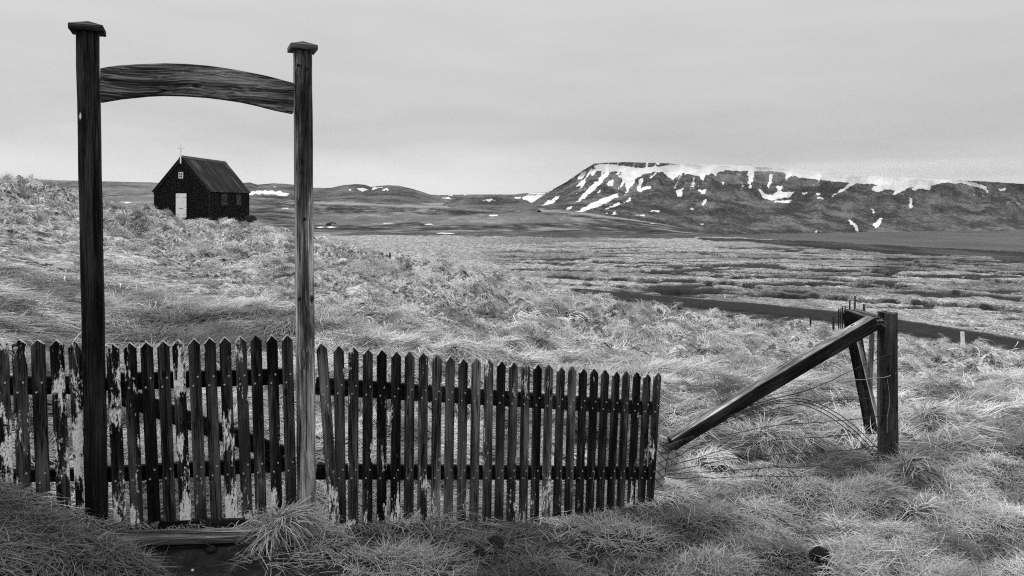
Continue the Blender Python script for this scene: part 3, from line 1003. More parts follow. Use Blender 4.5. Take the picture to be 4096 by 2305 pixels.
# ------------------------------------------------------------------ church
CHD, CHB = 52.0, 59.8
CXL, CXR = (389.8 - CXD) / FD * CHD, (525.5 - CXD) / FD * CHD
CXM = (CXL + CXR) / 2
ZE, ZR, ZG = 2.42, 4.90, -.55
church = tag(empty('church', (CXM, CHD, .3)), 'small black timber church with white door and white cross on its gable', 'church')
ORG = Vector(church.location)


def cpart(mb, name, mat, parent=None, **kw):
    """mesh written in world coordinates, stored relative to the church"""
    mb.v = [tuple(Vector(p) - ORG) for p in mb.v]
    return mb.build(name, mat, church if parent is None else parent, **kw)


gable = [(CXL, ZG), (CXR, ZG), (CXR, ZE), (CXM, ZR), (CXL, ZE)]
wall = cpart(MB().prism(gable, CHD, CHB), 'wall', M['church_black'])
bat = MB()
nb = 26
for i in range(1, nb):                               # battens of the gable
    x = CXL + (CXR - CXL) * i / nb
    zt = ZE + (ZR - ZE) * (1 - abs(x - CXM) / (CXR - CXM)) - .12
    bat.box(x - .022, x + .022, CHD - .028, CHD - .002, ZG, zt)
for i in range(1, 44):                               # and of the long side
    y = CHD + (CHB - CHD) * i / 44
    bat.box(CXR + .002, CXR + .028, y - .022, y + .022, ZG, ZE - .06)
tag(cpart(bat, 'wall_batten', M['church_trim'], wall), kind='stuff')
for (x, y) in ((CXL, CHD), (CXR, CHD), (CXR, CHB)):
    cpart(MB().box(x - .06, x + .06, y - .045, y + .055, ZG, ZE - .05), 'corner_board', M['church_trim'])
# corrugated roof, one sheet field each side
ov = .16
slope = (ZR - ZE) / (CXR - CXM)
for s in (1, -1):
    mb = MB()
    y0, y1 = CHD - .12, CHB + .1
    xe, ze = CXM + s * (CXR - CXM + ov), ZE - slope * ov + .05
    xr, zr = CXM + s * .01, ZR + .05
    nrm = Vector((s * slope, 0, 1)).normalized()
    ny = 180
    vs = []
    for i in range(ny + 1):
        y = y0 + (y1 - y0) * i / ny
        h = .022 * math.cos(i / ny * 2 * math.pi * 45)
        for (x, z) in ((xr, zr), ((xr + xe) / 2, (zr + ze) / 2), (xe, ze)):
            for dn in (.02, -.03):
                p = Vector((x, y, z)) + nrm * (h + dn)
                vs.append(p)
    fs = []
    for i in range(ny):
        a, c = i * 6, (i + 1) * 6
        for k in (0, 2):
            fs += [(a + k, a + k + 2, c + k + 2, c + k), (a + k + 1, c + k + 1, c + k + 3, a + k + 3)]
        fs += [(a + 4, a + 5, c + 5, c + 4), (a, c, c + 1, a + 1)]
    for a in (0, ny * 6):
        fs += [(a, a + 1, a + 3, a + 2), (a + 2, a + 3, a + 5, a + 4)]
    mb.add(vs, fs)
    cpart(mb, 'roof', M['roof'])
    # barge board along the gable edge
    d = (Vector((xe, 0, ze)) - Vector((xr, 0, zr))).normalized()
    q = nrm
    pts = [Vector((xr, 0, zr)) - q * .02, Vector((xe, 0, ze)) - q * .02, Vector((xe, 0, ze)) - q * .2, Vector((xr, 0, zr)) - q * .2]
    cpart(MB().prism([(p.x, p.z) for p in pts], CHD - .1, CHD - .055), 'barge_board', M['church_trim'])
rc = MB()
rc.prism([(CXM - .17, ZR - .09), (CXM, ZR + .11), (CXM + .17, ZR - .09), (CXM + .17, ZR - .05), (CXM, ZR + .15), (CXM - .17, ZR - .05)], CHD - .16, CHB + .12)
cpart(rc, 'ridge_cap', plain_mat('worn_ridge_metal', .03, .6, var=.9, scale=1.2))
# white cross standing on the gable peak
zc0, zc1 = EYE + (HY - 655) / F * CHD, EYE + (HY - 579) / F * CHD
zb = EYE + (HY - 594.5) / F * CHD
cr = MB().box(CXM - .042, CXM + .042, CHD - .235, CHD - .165, zc0, zc1)
cr.box(CXM - .28, CXM - .042, CHD - .23, CHD - .17, zb - .038, zb + .038)
cr.box(CXM + .042, CXM + .28, CHD - .23, CHD - .17, zb - .038, zb + .038)
cpart(cr, 'cross', M['white'])
# door: two white leaves of boards with iron strap hinges
dx0, dx1 = (705 - CX) / F * CHD, (747.6 - CX) / F * CHD
dz0, dz1 = EYE + (HY - 869) / F * CHD, EYE + (HY - 774.3) / F * CHD
door = cpart(MB().box(dx0, dx1, CHD - .075, CHD - .03, dz0, dz1), 'door', M['white'])
cpart(MB().box(dx0 - .05, dx0 - .002, CHD - .085, CHD - .03, dz0, dz1 + .05), 'door_jamb', M['church_trim'])
cpart(MB().box(dx1 + .002, dx1 + .05, CHD - .085, CHD - .03, dz0, dz1 + .05), 'door_jamb', M['church_trim'])
for z in (dz0 + .2, dz1 - .28):
    for a, c in ((dx0 + .01, dx0 + .3), (dx1 - .3, dx1 - .01)):
        cpart(MB().box(a, c, CHD - .088, CHD - .077, z - .012, z + .012), 'hinge', M['wire_pale'], door)
cpart(MB().box((dx0 + dx1) / 2 - .12, (dx0 + dx1) / 2 - .09, CHD - .12, CHD - .077, .98, 1.03), 'handle', M['iron'], door)
cpart(MB().box((dx0 + dx1) / 2 - .02, (dx0 + dx1) / 2 + .16, CHD - .1, CHD - .077, .99, 1.015), 'door_bolt', M['iron'], door)
# little gable window, white frame and four panes
wx0, wx1 = (716 - CX) / F * CHD, (733.6 - CX) / F * CHD
wz0, wz1 = EYE + (HY - 714) / F * CHD, EYE + (HY - 689) / F * CHD
win = MB()
fw = .05
win.box(wx0, wx0 + fw, CHD - .07, CHD - .03, wz0, wz1).box(wx1 - fw, wx1, CHD - .07, CHD - .03, wz0, wz1)
win.box(wx0 + fw, wx1 - fw, CHD - .07, CHD - .03, wz1 - fw, wz1).box(wx0 + fw, wx1 - fw, CHD - .07, CHD - .03, wz0, wz0 + fw)
xm, zm = (wx0 + wx1) / 2, (wz0 + wz1) / 2
win.box(xm - .016, xm + .016, CHD - .065, CHD - .032, wz0 + fw, wz1 - fw)
win.box(wx0 + fw, xm - .016, CHD - .064, CHD - .032, zm - .016, zm + .016).box(xm + .016, wx1 - fw, CHD - .064, CHD - .032, zm - .016, zm + .016)
window = cpart(win, 'window_frame', M['white'])
for a, c in ((wx0 + fw, xm - .016), (xm + .016, wx1 - fw)):
    for e, f_ in ((wz0 + fw, zm - .016), (zm + .016, wz1 - fw)):
        cpart(MB().box(a, c, CHD - .045, CHD - .031, e, f_), 'pane', M['pane'], window)
# shuttered windows on the long side
for (y0, y1, dr) in ((54.05, 55.15, 1), (57.0, 57.95, -1)):
    z0, z1 = 1.25, 2.12
    sh = cpart(MB().box(CXR + .03, CXR + .07, y0, y1, z0, z1), 'shutter', M['shutter'])
    br = MB().box(CXR + .072, CXR + .095, y0 + .06, y1 - .06, z0 + .1, z0 + .17).box(CXR + .072, CXR + .095, y0 + .06, y1 - .06, z1 - .17, z1 - .1)
    ya, yb = (y0 + .1, y1 - .1) if dr > 0 else (y1 - .1, y0 + .1)
    pa, pb = Vector((CXR + .083, ya, z1 - .18)), Vector((CXR + .083, yb, z0 + .18))
    br.tube([pa, pb], .045, 4)
    cpart(br, 'shutter_brace', M['shutter_line'], sh)
    fr = MB().box(CXR + .03, CXR + .06, y0 - .09, y0 - .003, z0 - .08, z1 + .08).box(CXR + .03, CXR + .06, y1 + .003, y1 + .09, z0 - .08, z1 + .08)
    fr.box(CXR + .03, CXR + .09, y0 - .003, y1 + .003, z1 + .003, z1 + .1).box(CXR + .03, CXR + .1, y0 - .003, y1 + .003, z0 - .1, z0 - .003)
    cpart(fr, 'shutter_frame', M['church_trim'])

# headstone: rounded heart-like stone on a pale slab
hx, hy = cast(632, 567, 30)
hx, hy = P(1003, 900, 50.0).x, 50.0
hz = float(bil(ZF, hx, hy)) - .04
hz = EYE + (HY - 901) / F * 50
stone = tag(empty('headstone', (hx, hy, hz)), 'dark heart shaped headstone on a pale slab beside the church', 'headstone')
out = []
for i in range(40):
    a = -math.pi / 2 + 2 * math.pi * i / 40
    r = .40 + .05 * math.cos(2 * a)
    x, z = r * math.cos(a) * .93, .40 + r * math.sin(a) * .98
    notch = math.exp(-((a - 1.75) / .22) ** 2) * .09
    z -= notch
    out.append((x, max(z, .02)))
MB().prism(out, -.09, .09).build('stone', M['stone_dark'], stone, bevel=.025)
MB().box(-.5, .5, -.22, .22, -.25, .018).build('slab', M['stone_pale'], stone, bevel=.01)

# ------------------------------------------------------------------ timber pieces
def stick_matrix(A, B, roll_dir):
    z = (B - A).normalized()
    y = (roll_dir - z * roll_dir.dot(z)).normalized()
    x = y.cross(z)
    Mx = Matrix(((x.x, y.x, z.x, A.x), (x.y, y.y, z.y, A.y), (x.z, y.z, z.z, A.z), (0, 0, 0, 1)))
    return Mx, (B - A).length


E_T = Vector((GDX, GDY, 0))            # along the fence line
E_N = Vector((-GDY, GDX, 0))           # away from the camera


def gs(sx, off=0.0):
    """distance along the fence line and depth for an image column"""
    u = (sx - CX) / F
    x0, y0 = GP_X + E_N.x * off, GP_Y + E_N.y * off
    s = (u * y0 - x0) / (GDX - u * GDY)
    return s, y0 + GDY * s


def gp_pt(sx, sy, off=0.0):
    s, d = gs(sx, off)
    return P(sx, sy, d)


gateway = tag(empty('gateway', (GP_X, GP_Y, 0)), 'tall wooden gateway of two capped posts joined by an arched beam', 'gateway')


def to_local(o, parent, mw):
    o.parent = parent
    o.matrix_parent_inverse = Matrix.Translation(-Vector(parent.location)) if parent.rotation_euler.z == 0 else parent.matrix_world.inverted()
    o.matrix_parent_inverse.identity()
    base = Matrix.Translation(Vector(parent.location)) @ Euler(parent.rotation_euler).to_matrix().to_4x4()
    o.matrix_basis = base.inverted() @ mw
    return o


def gate_post(top, bot, mat):
    A, B = gp_pt(*bot), gp_pt(*top)
    Mx, Lh = stick_matrix(A, B, E_N)
    w = .0460
    mb = MB()
    n = 14
    for i in range(n + 1):
        z = Lh * i / n
        jx, jy = .0012 * math.sin(i * 2.3), .0012 * math.cos(i * 1.7)
        c = .007
        ring = [(-w + c, -w), (w - c, -w), (w, -w + c), (w, w - c), (w - c, w), (-w + c, w), (-w, w - c), (-w, -w + c)]
        mb.v += [(x + jx, y + jy, z) for x, y in ring]
    for i in range(n):
        for k in range(8):
            mb.f.append((i * 8 + k, i * 8 + (k + 1) % 8, (i + 1) * 8 + (k + 1) % 8, (i + 1) * 8 + k))
    mb.f += [tuple(range(7, -1, -1)), tuple(n * 8 + k for k in range(8))]
    o = mb.build('post', mat)
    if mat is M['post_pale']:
        o.data.materials.append(M['pale_face'])
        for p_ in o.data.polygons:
            if p_.normal.x < -.9:  # left face toned apart, the light from the left painted in
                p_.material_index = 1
    to_local(o, gateway, Mx)
    # cap: two stepped slabs and a low pyramid
    cb = MB()
    c = .073
    cb.box(-c, c, -c, c, Lh, Lh + .027)
    p = .0725
    cb.add([(-p, -p, Lh + .0272), (p, -p, Lh + .0272), (p, p, Lh + .0272), (-p, p, Lh + .0272), (.004, 0, Lh + .058)],
           [(0, 1, 4), (1, 2, 4), (2, 3, 4), (3, 0, 4), (3, 2, 1, 0)])
    cap = cb.build('cap', M['cap'], o, bevel=.0012)
    return o, Lh


gate_post((350.5, 131), (389, 2110), M['post_dark'])
rp_o, rL = gate_post((1210, 206), (1227, 2080), M['post_pale'])
# holes for bolts in the pale post, each put in as a dark disc
bh = [(1194, 261), (1228, 277), (1217, 478), (1207, 690), (1218, 877), (1198, 1196)]

# arched beam cut from a plank
top_e = [(400, 273), (440, 266), (483, 261), (560, 256), (655, 253), (740, 255), (828, 262), (900, 272), (966, 283), (1069, 303.5), (1130, 320), (1178, 333)]
bot_e = [(1174, 454), (1103, 440), (1030, 421), (966, 407), (900, 397), (828, 388), (740, 382), (655, 380), (590, 383), (483, 394), (400, 408)]
OFFB = -.05
poly = []
for sx, sy in top_e + bot_e:
    s, d = gs(sx, OFFB)
    poly.append((s, EYE + (HY - sy) / F * d))
s0, z0b = poly[0][0], 1.9
mb = MB().prism([(s - s0, z - z0b) for s, z in poly], -.0, .05)
arch = mb.build('arch_beam', M['arch'], None, bevel=.003)
Ma = Matrix.Translation(Vector((GP_X, GP_Y, 0)) + E_N * OFFB + E_T * s0 + Vector((0, 0, z0b))) @ Matrix.Rotation(math.radians(25), 4, 'Z')
to_local(arch, gateway, Ma)
for (sx, sy) in bh:
    p = gp_pt(sx, sy, -.047)
    k = MB().tube([p + E_N * .004, p - E_N * .004], [.011, .009], 9)
    k.v = [tuple(Vector(q) - Vector(gateway.location)) for q in k.v]
    hole = k.build('bolt_hole', M['iron'], gateway)  # dark disc standing in for the hole

# ------------------------------------------------------------------ picket fence and gate
def z2(x, y): return (x / 1.3121, 1200 + y / 1.3121)
def z3(x, y): return (1200 + x / 1.3125, 1200 + y / 1.3125)


def picket_mesh(kind):
    w, th, Lp = .0285, .010, 1.0
    r = random.Random(kind)
    j = lambda a: (r.random() - .5) * a
    prof = [(-w, 0), (-w * .3, j(.01)), (w, j(.012)), (w, .3), (w * (1 + j(.05)), .65), (w, Lp - .034), (j(.004), Lp), (-w, Lp - .034 + j(.004)), (-w * (1 + j(.05)), .5)]
    me = MB().prism(prof, -th, th).mesh('picket', None, bevel=.0022)
    for p_ in me.polygons:                # the sawn top ends are pale
        if p_.normal.z > .4 and p_.center.z > .9:
            p_.material_index = 1
    return me


PICK = [picket_mesh(i) for i in range(6)]
for i, me in enumerate(PICK):
    me.materials.append(M['picket'])
    me.materials.append(M['end_grain'])
PICK_P = []
for i in range(3):
    me = PICK[i].copy()
    me.materials.clear()
    me.materials.append(M['picket_pale'])
    me.materials.append(M['end_grain'])
    PICK_P.append(me)

OFF_P = .0                              # picket faces on the fence line
rail_rows = {}


def add_picket(root, apex, foot, paint, k, pale=False, off=0.0, nails=()):
    A, B = gp_pt(foot[0], foot[1], off), gp_pt(apex[0], apex[1], off)
    Mx, Lp = stick_matrix(A, B, E_N)
    me = (PICK_P[k % 3] if pale else PICK[k % 6])
    o = link(bpy.data.objects.new('picket', me))
    o['paint'] = paint
    to_local(o, root, Mx @ Matrix.Diagonal((1, 1, Lp, 1)))
    if nails:
        nb_ = MB()
        for (zz, xx) in nails:
            nb_.tube([(xx, -.0085, zz / Lp), (xx, -.0135, zz / Lp)], [.0056, .0048], 7)
            # undo the parent's stretch along the length
        vs = []
        for q in nb_.v:
            best = min(nails, key=lambda a: (abs(a[0] / Lp - q[2]) + abs(a[1] - q[0])))
            vs.append((q[0], q[1], best[0] / Lp + (q[2] - best[0] / Lp) / Lp))
        nb_.v = vs
        no = nb_.build('nail_heads', M['nail'], o)
        no['kind'] = 'stuff'
    return o, A, B, Lp


def nails_for(A, B, rails):
    """two screws where each rail crosses behind the picket; rails are (z at s) callables"""
    out = []
    Lp = (B - A).length
    for rz in rails:
        s = (A - Vector((GP_X, GP_Y, 0))).dot(E_T)
        zc = rz(s)
        t_ = (zc - A.z) / (B.z - A.z) * Lp
        out += [(t_ + .022, .012), (t_ - .022, -.011)]
    return out


def rail_line(p0, p1):
    """p = (sx, sy) image points of the rail's centre line, just behind the pickets"""
    (sa, da), (sb, db) = gs(p0[0], .02), gs(p1[0], .02)
    za, zb_ = EYE + (HY - p0[1]) / F * da, EYE + (HY - p1[1]) / F * db
    return sa, za, sb, zb_, (lambda s: za + (zb_ - za) * (s - sa) / (sb - sa))


def add_rail(root, name, p0, p1, h, th=.032, off0=.0125, mat=None):
    sa, za, sb, zb_, fn = rail_line(p0, p1)
    A = Vector((GP_X, GP_Y, 0)) + E_T * sa + E_N * (off0 + th / 2) + Vector((0, 0, za))
    B = Vector((GP_X, GP_Y, 0)) + E_T * sb + E_N * (off0 + th / 2) + Vector((0, 0, zb_))
    x = (B - A).normalized()
    y = E_N
    z = x.cross(y).normalized()
    Mx = Matrix(((x.x, y.x, z.x, A.x), (x.y, y.y, z.y, A.y), (x.z, y.z, z.z, A.z), (0, 0, 0, 1)))
    o = MB().box(0, (B - A).length, -th / 2, th / 2, -h / 2, h / 2).build(name, mat or M['rail'], None, bevel=.003)
    to_local(o, root, Mx)
    return fn


# left run
lf = tag(empty('picket_fence', P(100, 2000, 3.2)), 'short stretch of picket fence left of the dark gatepost with much white paint left', 'fence')
f1 = add_rail(lf, 'rail', z2(-90, 452), z2(440, 448), .085)
f2 = add_rail(lf, 'rail', z2(-90, 930), z2(440, 918), .06)
Lp_ = [((-190, 205), (-163, 950), .10), ((-92, 205), (-66, 955), .05), ((5, 205), (32, 960), .14), ((100, 205), (127, 985), .13), ((198, 207), (227, 1010), -.03),
       ((296, 208), (337, 1090), .10), ((392, 212), (437, 1125), .22)]
for i, (a, c, pt) in enumerate(Lp_):
    A, B = gp_pt(*z2(*c)), gp_pt(*z2(*a))
    add_picket(lf, z2(*a), z2(*c), pt, i + 2, nails=nails_for(A, B, (f1, f2)))
# gate
gt = tag(empty('gate', P(620, 2080, 3.6)), 'narrow picket gate with a slanting brace hung between the two tall posts', 'gate')
f1 = add_rail(gt, 'rail', z2(556, 432), z2(1535, 402), .085)
f2 = add_rail(gt, 'rail', z2(556, 918), z2(1535, 862), .075)
Gp = [((590, 225), (630, 1168), .14), ((681, 220), (720, 1172), .10), ((768, 217), (811, 1168), -.04), ((856, 212), (893, 1168), .0), ((934, 205), (974, 1163), .10),
      ((1017, 200), (1056, 1162), .05), ((1100, 195), (1137, 1158), .0), ((1180, 192), (1215, 1156), .12), ((1262, 188), (1298, 1152), .05),
      ((1342, 185), (1371, 1145), -.01), ((1426, 182), (1455, 1140), .10), ((1506, 180), (1530, 1130), .03)]
for i, (a, c, pt) in enumerate(Gp):
    A, B = gp_pt(*z2(*c)), gp_pt(*z2(*a))
    add_picket(gt, z2(*a), z2(*c), pt, i, pale=i in (9,), nails=nails_for(A, B, (f1, f2)))
add_rail(gt, 'brace', z2(600, 492), z2(1490, 815), .085, off0=.013)
lt = MB()
pL = gp_pt(1262, 1803, .03)
lt.tube([pL - E_T * .02, pL + E_T * .05], .006, 6)
lt.tube([pL + E_T * .045 + Vector((0, 0, .02)), pL + E_T * .045 - Vector((0, 0, .03))], .005, 6)
lt.v = [tuple(Vector(q) - Vector(gt.location)) for q in lt.v]
lt.build('latch', M['wire_pale'], gt)
# right run
rf = tag(empty('picket_fence', P(2040, 2090, 4.4)), 'long picket fence of dark weathered boards from the pale gatepost to the right', 'fence')
f1 = add_rail(rf, 'rail', z3(82, 452), z3(1862, 572), .095)
f2 = add_rail(rf, 'rail', z3(88, 903), z3(1858, 912), .085)
Rp = [((112, 228), (184, 1192), .06, 1), ((203, 235), (215, 1172), -.02, 0), ((281, 243), (279, 1182), .10, 0), ((356, 253), (353, 1182), .03, 0), ((429, 256), (428, 1176), .03, 0),
      ((505, 266), (500, 1178), .09, 0), ((576, 271), (570, 1176), -.03, 1), ((649, 278), (640, 1172), .02, 1), ((720, 287), (710, 1172), .06, 1), ((789, 291), (777, 1182), .0, 0),
      ((857, 304), (846, 1165), .0, 0), ((925, 304), (912, 1172), -.01, 1), ((992, 309), (980, 1172), .05, 1), ((1057, 316), (1043, 1172), -.03, 0), ((1122, 321), (1105, 1172), .03, 0),
      ((1185, 327), (1170, 1172), .05, 1), ((1248, 333), (1230, 1172), .03, 0), ((1307, 338), (1290, 1168), .05, 1), ((1370, 347), (1347, 1168), -.05, 0), ((1430, 349), (1406, 1172), -.02, 1),
      ((1487, 355), (1463, 1168), -.05, 0), ((1546, 362), (1517, 1168), .0, 1), ((1603, 367), (1571, 1162), .02, 1), ((1660, 371), (1626, 1162), -.03, 0), ((1714, 374), (1678, 1152), -.01, 1),
      ((1770, 380), (1733, 1130), .0, 1), ((1823, 384), (1788, 1115), .02, 0), ((1878, 376), (1834, 1108), .06, 0)]
for i, (a, c, pt, pale) in enumerate(Rp):
    off = -.022 if i == 0 else 0.0
    A, B = gp_pt(*z3(*c), off), gp_pt(*z3(*a), off)
    o, *_ = add_picket(rf, z3(*a), z3(*c), pt, i + i // 5, pale=bool(pale), off=off, nails=nails_for(A, B, (f1, f2)))
    if i == 0:
        o['label'] = 'loose crooked picket with a white painted foot'

# ------------------------------------------------------------------ timber step before the gate
sl0, sl1 = P(470, 2158, 3.30), P(1020, 2143, 3.52)
xd = (sl1 - sl0).normalized()
yd = Vector((-xd.y, xd.x, 0)).normalized()
zd = xd.cross(yd)
Ms = Matrix(((xd.x, yd.x, zd.x, sl0.x), (xd.y, yd.y, zd.y, sl0.y), (xd.z, yd.z, zd.z, sl0.z), (0, 0, 0, 1)))
step = tag(empty('timber_step', sl0), 'pale timber step with a dark riser at the foot of the gate', 'step')
Ls = (sl1 - sl0).length
o = MB().box(0, Ls, 0, .105, -.038, 0).build('tread', M['step'], None, bevel=.006)
to_local(o, step, Ms)
o = MB().box(.02, Ls - .02, .016, .06, -.24, -.0385).build('riser', M['step_dark'], None, bevel=.004)
to_local(o, step, Ms)
o = MB().box(.16, .58, .17, .2, -.08, .008).build('back_board', M['step_dark'], None, bevel=.004)
to_local(o, step, Ms)

# ------------------------------------------------------------------ strainer post, leaning post, brace and wires
def rough_post(name, A, B, r0, r1, mat, label, cat, sides=12, group=None, jag=.012, square=0.0, seed=1):
    rr = random.Random(seed)
    root = empty(name, A)
    tag(root, label, cat, group)
    Mx, Lp = stick_matrix(A, B, Vector((0, 1, 0)))
    mb = MB()
    n = 12
    ph = [rr.random() * 6.28 for _ in range(4)]
    for i in range(n + 1):
        z = Lp * i / n
        r = r0 + (r1 - r0) * i / n
        for k in range(sides):
            a = 2 * math.pi * k / sides
            q = 1 + .05 * math.sin(2 * a + ph[0] + z * 1.3) + .03 * math.sin(5 * a + ph[1] + z * 4)
            if square:
                q *= 1 + square * (abs(math.cos(2 * a)) - .5)
            zz = z + (rr.random() - .5) * jag if i == n else z
            mb.v.append((r * q * math.cos(a), r * q * math.sin(a), zz))
    for i in range(n):
        for k in range(sides):
            k2 = (k + 1) % sides
            mb.f.append((i * sides + k, i * sides + k2, (i + 1) * sides + k2, (i + 1) * sides + k))
    mb.f.append(tuple(range(sides - 1, -1, -1)))
    mb.v.append((0, 0, Lp - .004))
    c = len(mb.v) - 1
    for k in range(sides):
        mb.f.append((n * sides + k, n * sides + (k + 1) % sides, c))
    o = mb.build('shaft', mat)
    to_local(o, root, Mx)
    return root


SD = 5.8
strainer = rough_post('strainer_post', P(3551, 1885, SD), P(3550, 1250, SD), .077, .073, M['old_post'],
                      'thick upright dark fence post wound with wire at the right', 'post', sides=14, seed=3)
stub = rough_post('log_stub', P(2612, 2030, 5.02), P(2660, 1748, 5.08), .040, .044, M['birch'],
                  'short pale leaning log wrapped in netting at the end of the picket fence', 'log', sides=12, seed=5)
net = MB()
Mx, Lp = stick_matrix(P(2612, 2030, 5.02), P(2660, 1748, 5.08), Vector((0, 1, 0)))
for sgn in (1, -1):
    for k in range(3):
        pts = []
        for i in range(46):
            q = i / 45
            a = sgn * (q * 4.2 * math.pi) + k * 2.1
            pts.append(Mx @ Vector((.0475 * math.cos(a), .0475 * math.sin(a), .08 + q * (Lp - .12))) - Vector(stub.location))
        net.tube(pts, .0022, 4)
for zz in (Lp - .03, Lp - .05, Lp - .10):
    net.tube([Mx @ Vector((.047 * math.cos(a), .047 * math.sin(a), zz + .006 * math.sin(a))) - Vector(stub.location) for a in np.linspace(0, 6.283, 20)], .003, 4)
net.build('netting', M['wire'], stub)

# sloping brace beam
A, B = P(2684, 1776, 5.02), P(3492, 1290, 5.66)
beam = tag(empty('brace_beam', A), 'long square beam slanting from the pale log up to the thick post', 'beam')
Mx, Lp = stick_matrix(A, B, Vector((0, -.06, 1)))
mb = MB()
n = 10
w, h = .047, .056
for i in range(n + 1):
    z = Lp * i / n
    s_ = .8 + .2 * min(1, i / 6)
    bow = .012 * math.sin(i / n * math.pi)
    jx = .002 * math.sin(i * 2.1)
    mb.v += [(-w * s_ + jx, -h * s_ + bow, z), (w * s_ + jx, -h * s_ + bow, z), (w * s_ + jx, h * s_ + bow, z), (-w * s_ + jx, h * s_ + bow, z)]
for i in range(n):
    for k in range(4):
        mb.f.append((i * 4 + k, i * 4 + (k + 1) % 4, (i + 1) * 4 + (k + 1) % 4, (i + 1) * 4 + k))
mb.f += [(3, 2, 1, 0), tuple(n * 4 + k for k in range(4))]
sh_ = mb.build('shaft', M['old_post'], None, bevel=.006)
sh_.data.materials.append(M['pale_face'])
for p_ in sh_.data.polygons:              # the upper face is a paler grey than the sides
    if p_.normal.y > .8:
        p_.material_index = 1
to_local(sh_, beam, Mx)
# splintered end of the beam
spl = MB()
rr = random.Random(4)
for i in range(9):
    x0, y0 = (rr.random() - .5) * .07, (rr.random() - .3) * .08
    ln = .05 + rr.random() * .09
    spl.tube([Vector((x0, y0, Lp - .02)), Vector((x0 + rr.uniform(-.01, .01), y0 - .25 * ln, Lp + ln * .6)), Vector((x0 + rr.uniform(-.02, .02), y0 - .7 * ln, Lp + ln))], [.007, .005, .001], 5)
to_local(spl.build('splinters', M['pale_wood'], None), beam, Mx)
# root-like dark piece wired under its lower end
rt = MB()
rt.tube([P(2672, 1792, 4.98) - A, P(2720, 1770, 4.97) - A, P(2775, 1745, 5.0) - A], [.028, .02, .006], 8)
rt.build('wired_branch', M['old_post'], beam)

# leaning post behind with a light sawn arm running to the thick post
lean = rough_post('leaning_post', P(3496, 1790, 6.38), P(3402, 1248, 6.2), .048, .066, M['old_post'],
                  'broken dark post leaning behind the thick upright post', 'post', sides=8, square=.25, seed=8)
A2, B2 = P(3402, 1262, 6.12), P(3500, 1292, 5.86)
Mx, Lp = stick_matrix(A2, B2, Vector((.1, -.45, 1)))
arm = MB().box(-.075, .075, -.055, .055, 0, Lp + .04).build('arm', M['old_post'], None, bevel=.006)
arm.data.materials.append(M['pale_face'])
for p_ in arm.data.polygons:  # upper face paler than the other faces of the arm
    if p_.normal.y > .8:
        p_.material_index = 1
to_local(arm, lean, Mx)
A3, B3 = P(3510, 1672, 6.15), P(3432, 1355, 6.08)
Mx, Lp = stick_matrix(A3, B3, Vector((0, 1, 0)))
bt = MB().box(-.012, .012, -.015, .015, 0, Lp).build('split_batten', M['pale_wood'], None, bevel=.003)
to_local(bt, lean, Mx)
rough_post('fence_stake', P(3478, 1580, 7.4), P(3488, 1330, 7.4), .028, .026, M['stake_pale'],
           'thin grey stake close behind the leaning broken post', 'stake', sides=8, seed=12)


def c4(x, y): return (2500 + x / 1.203, 1100 + y / 1.203)


strands = [[(1306, 375), (1225, 400), (1115, 447), (900, 545), (600, 628), (400, 690), (215, 790)],
           [(1306, 470), (1225, 495), (1000, 520), (700, 582), (520, 655), (210, 822)],
           [(1306, 570), (1225, 590), (940, 610), (700, 650), (400, 742), (212, 852)],
           [(1306, 660), (1225, 680), (1000, 705), (700, 730), (400, 800), (210, 892)],
           [(1306, 735), (1225, 758), (950, 780), (600, 812), (210, 922)],
           [(1306, 800), (1225, 825), (950, 852), (560, 882), (208, 946)],
           [(1296, 862), (1225, 888), (950, 917), (550, 937), (205, 962)],
           [(1225, 925), (900, 966), (500, 972), (200, 978)]]
wf = tag(empty('wire_fence', P(2690, 1950, 5.05)), 'slack wire strands strung from the thick upright post to the pale log', 'wire fence')
WO = Vector(wf.location)


def wire_depth(x):
    q = min(1, max(0, (x - 205) / (1225 - 205)))
    return 5.03 + (5.715 - 5.03) * q


def smooth_pts(pts, n=5):
    out = []
    for i in range(len(pts) - 1):
        p0, p1, p2, p3 = pts[max(i - 1, 0)], pts[i], pts[i + 1], pts[min(i + 2, len(pts) - 1)]
        for k in range(n):
            q = k / n
            out.append(.5 * ((2 * p1) + (p2 - p0) * q + (2 * p0 - 5 * p1 + 4 * p2 - p3) * q * q + (3 * p1 - p0 - 3 * p2 + p3) * q ** 3))
    out.append(pts[-1])
    return out


for i, st_ in enumerate(strands):
    pts = [P(*c4(x, y), wire_depth(x) if x <= 1226 else 5.735) - WO for x, y in st_]
    MB().tube([p_ + Vector((0, rng.normal(0, .004), rng.normal(0, .0035))) for p_ in smooth_pts(pts)], .0030 if i else .0036, 4).build('strand', M['wire'] if i != 1 else M['wire_pale'], wf)
for k, dy in enumerate((0, 14, 30)):
    lp = [(240, 802 + dy * .3), (430, 712 + dy * .5), (600, 642 + dy * .4), (740, 603 + dy * .5), (870, 600 + dy), (985, 645 + dy * 1.3), (1090, 715 + dy * 1.6), (1165, 785 + dy * 1.8), (1220, 840 + dy * 1.9)]
    pts = [P(*c4(x, y), wire_depth(x) - .12 * math.sin((x - 240) / 980 * math.pi)) - WO for x, y in lp]
    MB().tube(smooth_pts(pts), .0036, 4).build('bent_wire', M['wire'], wf)
vz = [(1262, 500), (1268, 540), (1273, 585), (1270, 640), (1262, 690), (1262, 760)]
MB().tube(smooth_pts([P(*c4(x, y), 5.72) - WO for x, y in vz]), .0025, 4).build('strand', M['wire_pale'], wf)

